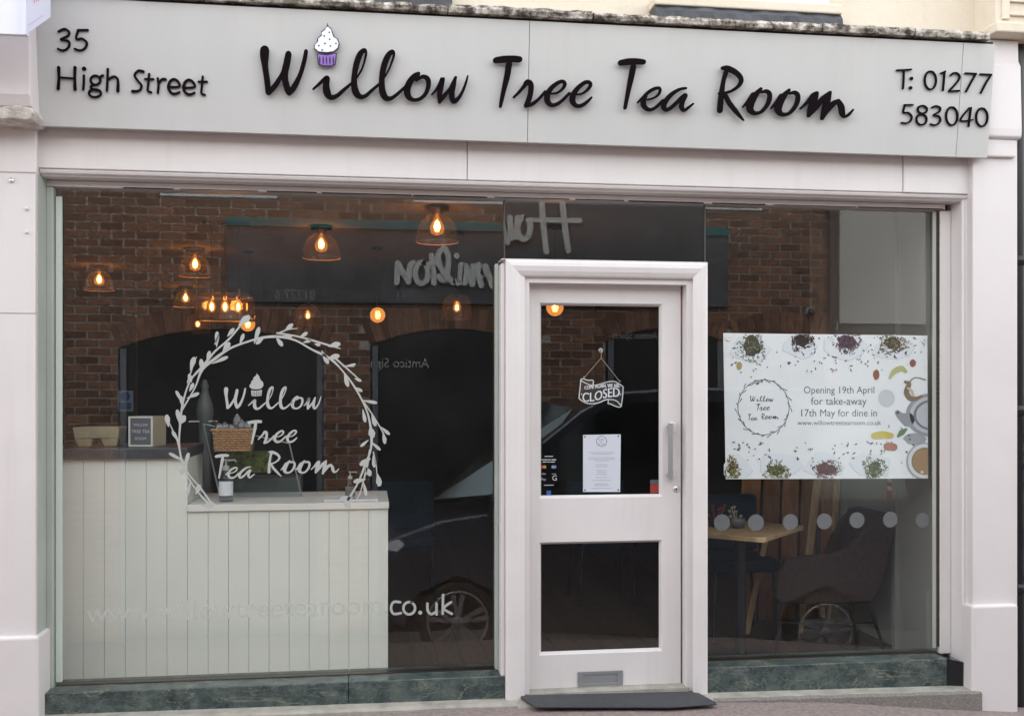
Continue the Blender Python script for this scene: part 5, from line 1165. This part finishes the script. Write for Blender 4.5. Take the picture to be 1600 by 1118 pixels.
cells.sort(key=lambda c: (c[0]-1.2)**2*.25+(c[1]-3.0)**2)
first = None
for x, z in cells[:298]:
    if first is None:
        first = pm_.build('brick', M['brick'], OB, base=(0,0,0)); c_ = first
    else: c_ = first.copy(); col.objects.link(c_)
    c_.location = Vector((x+random.uniform(-.003,.003), OY+random.uniform(-.003,.003), z))-Vector(OB['_b'])
rest = MB()
for x, z in cells[298:]: rest.box((x-BW/2+.012, OY-.02, z-BH/2+.010), (x+BW/2-.012, OY+random.uniform(-.003,.003), z+BH/2-.010))
for a_, b_, z in cut_: rest.box((a_+.010, OY-.02, z-BH/2+.010), (b_-.010, OY+random.uniform(-.003,.003), z+BH/2-.010))
o = rest.build('brick_courses', M['brick'], OB); o['kind'] = 'stuff'
for x0, x1, xc, zc2, r_ in archs:
    a0 = math.asin((x1-x0)/2/r_); nb = max(6, int(2*a0*r_/.098)); 
    for k in range(nb):
        t0 = -a0+2*a0*(k+.08)/nb; t1 = -a0+2*a0*(k+.92)/nb; mb = MB()
        pts = [(xc+rr*math.sin(t), OY-.02, zc2+rr*math.cos(t)) for rr, t in ((r_+.005, t0), (r_+.28, t0), (r_+.28, t1), (r_+.005, t1))]
        mb.prism(pts, (0, .030, 0)); mb.build('arch_brick', M['brick'], OB)
    # dark glazed opening
    mb = MB(); pts = [(x0, OY+.0, zlo), (x1, OY+.0, zlo)]+[(xc+r_*math.sin(t), OY+.0, zc2+r_*math.cos(t)) for t in [a0-2*a0*k/12 for k in range(13)]]
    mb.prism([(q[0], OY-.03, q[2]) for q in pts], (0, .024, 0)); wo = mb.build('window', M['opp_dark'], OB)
    mb = MB()
    for xx in (x0+.03, x1-.08): mb.box((xx, OY-.004, zlo), (xx+.07, OY+.02, zc2+r_*math.cos(a0)))
    mb.build('frame', M['opp_frame'], wo, base=OB['_b'])
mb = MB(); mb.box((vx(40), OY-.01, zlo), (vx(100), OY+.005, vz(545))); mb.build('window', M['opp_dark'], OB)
for w0, w1 in wins:
    mb = MB(); mb.box((w0, OY-.01, wz), (w1, OY+.03, wz+.14)); mb.box((w0, OY-.01, wz), (w0+.08, OY+.02, zhi)); mb.box((w1-.08, OY-.01, wz), (w1, OY+.02, zhi)); wo = mb.build('upper_window_frame', mat('white window timber', (.60,.62,.62), .5), OB)
    mb = MB(); mb.box((w0+.08, OY-.011, wz+.14), (w1-.08, OY+.004, zhi)); mb.build('pane', mat('sky toned pale glass', (.42,.46,.46), .3), wo, base=OB['_b'])  # pale pane colour stands in for sky reflected in the glass
mb = MB(); mb.box((xlo, OY-.25, zhi), (xhi, OY+.08, zhi+.12)); mb.build('eaves', M['white_paint'], OB)
SG = thing('opposite_shop_sign', ((bxl+bxr)/2, OY+.05, bzb), 'slate grey sign board with teal top strip and silver script, mirrored in the window', 'sign')
mb = MB(); mb.box((bxl, OY-.01, bzb), (bxr, OY+.06, vz(363))); mb.build('sign_board', M['opp_board'], SG)
mb = MB(); mb.box((bxl, OY-.01, vz(363)), (bxr, OY+.09, bzt)); mb.build('teal_strip', M['teal'], SG)
hf = lambda x, y: VP(600+x/5, 320+y/5, OY+.075)
op = Vector((0, 1, 0)); hw_ = 45
HAM = [[[(100,605),(103,520),(106,452)],[(112,458),(150,530),(192,602)],[(192,602),(196,520),(205,470),(225,450)]], [ell(295,530,52,82,10)], [[(372,395),(382,500),(392,612)],[(340,458,30),(442,462,30)]],
 [[(470,335),(425,380),(430,460),(480,540),(540,610)],[(470,335),(500,390),(500,500),(475,590),(430,560)]], [[(602,470),(598,560),(590,612),(560,600)],[(568,398,46),(570,400,46)]], [[(640,475),(632,612)],[(645,485),(692,625)],[(692,625),(700,480)],[(712,480),(762,632)],[(740,470),(765,560),(790,480)],[(792,480),(850,640)]],
 [[(905,470),(890,640)],[(905,480),(960,640)],[(975,450),(990,610)]], [ell(1085,530,48,85,10),[(1035,450),(1030,600)]], [[(1215,270),(1235,500),(1262,715)],[(1375,270),(1400,500),(1432,705)],[(1110,465,34),(1300,468,38),(1515,470,40)]]]
for gl in HAM:
    mb = MB()
    for j, q in enumerate(gl): stroke(mb, q, hf, op, .03, w=hw_, off=.002*j, n=4)
    mb.build('letter', M['opp_letter'], SG)
def ftext(mbx, s_, u0, u1, v, y, hs=1.0):
    # real side is read from the shop, so x runs towards -X
    a = VP(u1, v, y); b = VP(u0, v, y)
    text(mbx, s_, lambda x, q: Vector((a.x-x, y, a.z-q)), 0, a.x-b.x, 0, hs=hs)
mb = MB(); ftext(mb, 'L T D', 620, 662, 467, OY+.063); ftext(mb, '01277 6', 430, 492, 468, OY+.063, 1.2); mb.build('small_lettering', mat('dim grey sign text', (.20,.21,.22), .6), SG)
mb = MB(); ftext(mb, 'Amtico Sign', 579, 671, 574, OY+.012, 1.1); ftext(mb, 'Amtico Spacia', 955, 1026, 530, OY+.012, 1.2); o = mb.build('window_lettering', mat('grey window text', (.33,.33,.33), .6), SG)
# alarm dome and downpipe at right
DPO = thing('opposite_downpipe', (vx(1298), OY+.05, 0), 'dark downpipe on the opposite brick wall, mirrored in the right window', 'drainpipe')
mb = MB(); mb.tube([(vx(1298), OY+.05, vz(505)), (vx(1298), OY+.05, 4.6)], .05, 12); mb.build('pipe', mat('brown grey pipe', (.06,.05,.05), .5), DPO)
AL = thing('alarm_dome', (vx(1265), OY+.03, vz(482)), 'small grey dome camera on the opposite brick wall, mirrored above the banner', 'camera')
mb = MB(); mb.lathe([(.06,0),(.065,.03),(.05,.05)], (vx(1265), OY, vz(482)), 20, axis='y'); mb.build('base', mat('pale grey housing', (.35,.33,.32), .5), AL); mb = MB(); mb.lathe([(.045,.05),(.03,.08),(.0001,.09)], (vx(1265), OY, vz(482)), 20, axis='y'); mb.build('dome', mat('dark dome', (.02,.02,.02), .2), AL)
WB = thing('white_building', (vx(1400), OY, -1.3), 'plain white painted building beside the opposite brick shop, mirrored in the right window', 'building')
mb = MB(); mb.box((xhi+.003, OY-.25, vz(500)), (vx(1446), OY+.02, 4.6)); mb.build('white_wall', M['white_paint'], WB)
mb = MB(); mb.box((xhi+.003, OY-.25, -1.4), (vx(1446), OY-.02, vz(500)-.001)); mb.build('lower_wall', mat('dark grey shop base', (.07,.068,.065), .7), WB)
mb = MB(); mb.box((vx(1446)+.002, OY-.25, -1.4), (vx(1446)+12, OY+.0, 4.4)); mb.build('grey_wall', mat('grey render', (.17,.165,.155), .8), WB)
mb = MB(); mb.box((vx(-60)-14, OY-.25, -1.4), (xlo-.002, OY+.0, 4.4)); tag(mb.build('left_street_wall', mat('grey brown render', (.16,.14,.12), .8, var=.2), base=(vx(-60)-7, OY, -1.3)), 'grey brown rendered building to the left of the opposite brick shop', 'building')

# parked car, mirrored in the glass
CYr = -5.50
CR = thing('parked_car', (VP(1000, 700, CYr).x, CYr-.9, gz(2.5, -9)-.12), 'black off road car parked at the kerb, mirrored in the shop windows', 'car')
cv = lambda u, v: VP(u, v, CYr)
side = [(602,872),(606,846),(618,838),(690,812),(770,800),(800,775),(845,690),(905,640),(960,612),(1040,606),(1200,604),(1340,608),(1430,622),(1480,700),(1505,790),(1512,880),(1510,960),(1440,985),(1370,985),(1350,940),(1290,915),(1232,940),(1212,1000),(800,985),(785,930),(715,900),(650,930),(632,985),(600,960)]
mb = MB(); pts = [cv(*p) for p in side]; mb.prism(pts, (0, -1.5, 0)); body = mb.build('body', M['car'], CR, bevel=.03, seg=2)
sdw = [[(700,790),(752,735),(790,722),(835,700),(812,780)], [(870,690),(915,650),(965,630),(1040,626),(1045,780),(860,782)], [(1065,626),(1200,626),(1215,780),(1065,780)], [(1235,628),(1340,634),(1400,700),(1420,780),(1240,780)]]
for q in sdw[1:]:
    mb = MB(); mb.prism([cv(*p)+Vector((0,.004,0)) for p in q], (0, .006, 0)); mb.build('side_window', M['carglass'], CR)
mb = MB(); q = [cv(688,812), cv(765,800), cv(800,775), cv(858,690)]
a, b = cv(800, 772), cv(900, 640); a2, b2 = cv(688, 792), cv(862, 628)
mb.prism([a+Vector((-.01,-.04,.01)), b+Vector((-.01,-.12,.01)), b2+Vector((-.02,-.75,0)), a2+Vector((-.02,-.75,0))], (-.008,-.0,.008)); mb.prism([a2+Vector((-.02,-.752,0)), b2+Vector((-.02,-.752,0)), b+Vector((-.01,-1.4,.01)), a+Vector((-.01,-1.46,.01))], (-.008,0,.008)); mb.build('windscreen', M['carglass'], CR)
mb = MB(); q = [(603,858),(606,848),(622,842),(632,850),(620,862)]; mb.prism([cv(*p)+Vector((0,.01,0)) for p in q], (0,-.3,0)); mb.build('headlight', M['lamp_glass'], CR)
mb = MB(); mb.prism([cv(*p)+Vector((0,.01,0)) for p in ((760,798),(765,770),(795,765),(800,795))], (0,.16,0)); mb.build('wing_mirror', M['car'], CR, bevel=.02)
for u, v in ((715,972),(1290,988)):
    c_ = cv(u, v)+Vector((0,-.03,0)); 
    mb = MB(); r_ = .42; mb.lathe([(.33,.03),(.36,.05),(.41,.04),(r_,.0),(r_,-.2)], c_, 40, axis='y'); wh = mb.build('wheel', M['tyre'], CR)
    mb = MB(); mb.lathe([(.335,.032),(.325,.05),(.305,.045),(.30,-.02)], c_, 40, axis='y')
    mb.lathe([(.06,.035),(.05,.045),(.0001,.045)], c_, 20, axis='y')
    for k in range(5):
        for dd in (-.13, .13):
            a = 2*math.pi*k/5+dd+.3; a1 = a-.1*(1 if dd > 0 else -1)*0
            p0 = c_+Vector((.05*math.cos(a), .035, .05*math.sin(a))); p1 = c_+Vector((.31*math.cos(a+dd*.35), .040, .31*math.sin(a+dd*.35))); sd_ = Vector((-math.sin(a), 0, math.cos(a)))*.018
            mb.add([p0-sd_, p0+sd_, p1+sd_*1.5, p1-sd_*1.5, p0-sd_+Vector((0,-.04,0)), p0+sd_+Vector((0,-.04,0)), p1+sd_*1.5+Vector((0,-.04,0)), p1-sd_*1.5+Vector((0,-.04,0))], [(0,1,2,3),(0,4,5,1),(1,5,6,2),(2,6,7,3),(3,7,4,0)])
    mb.build('rim', M['alloy'], wh, base=CR['_b'])

# clean up helper properties
for o in bpy.data.objects:
    if '_b' in o: del o['_b']
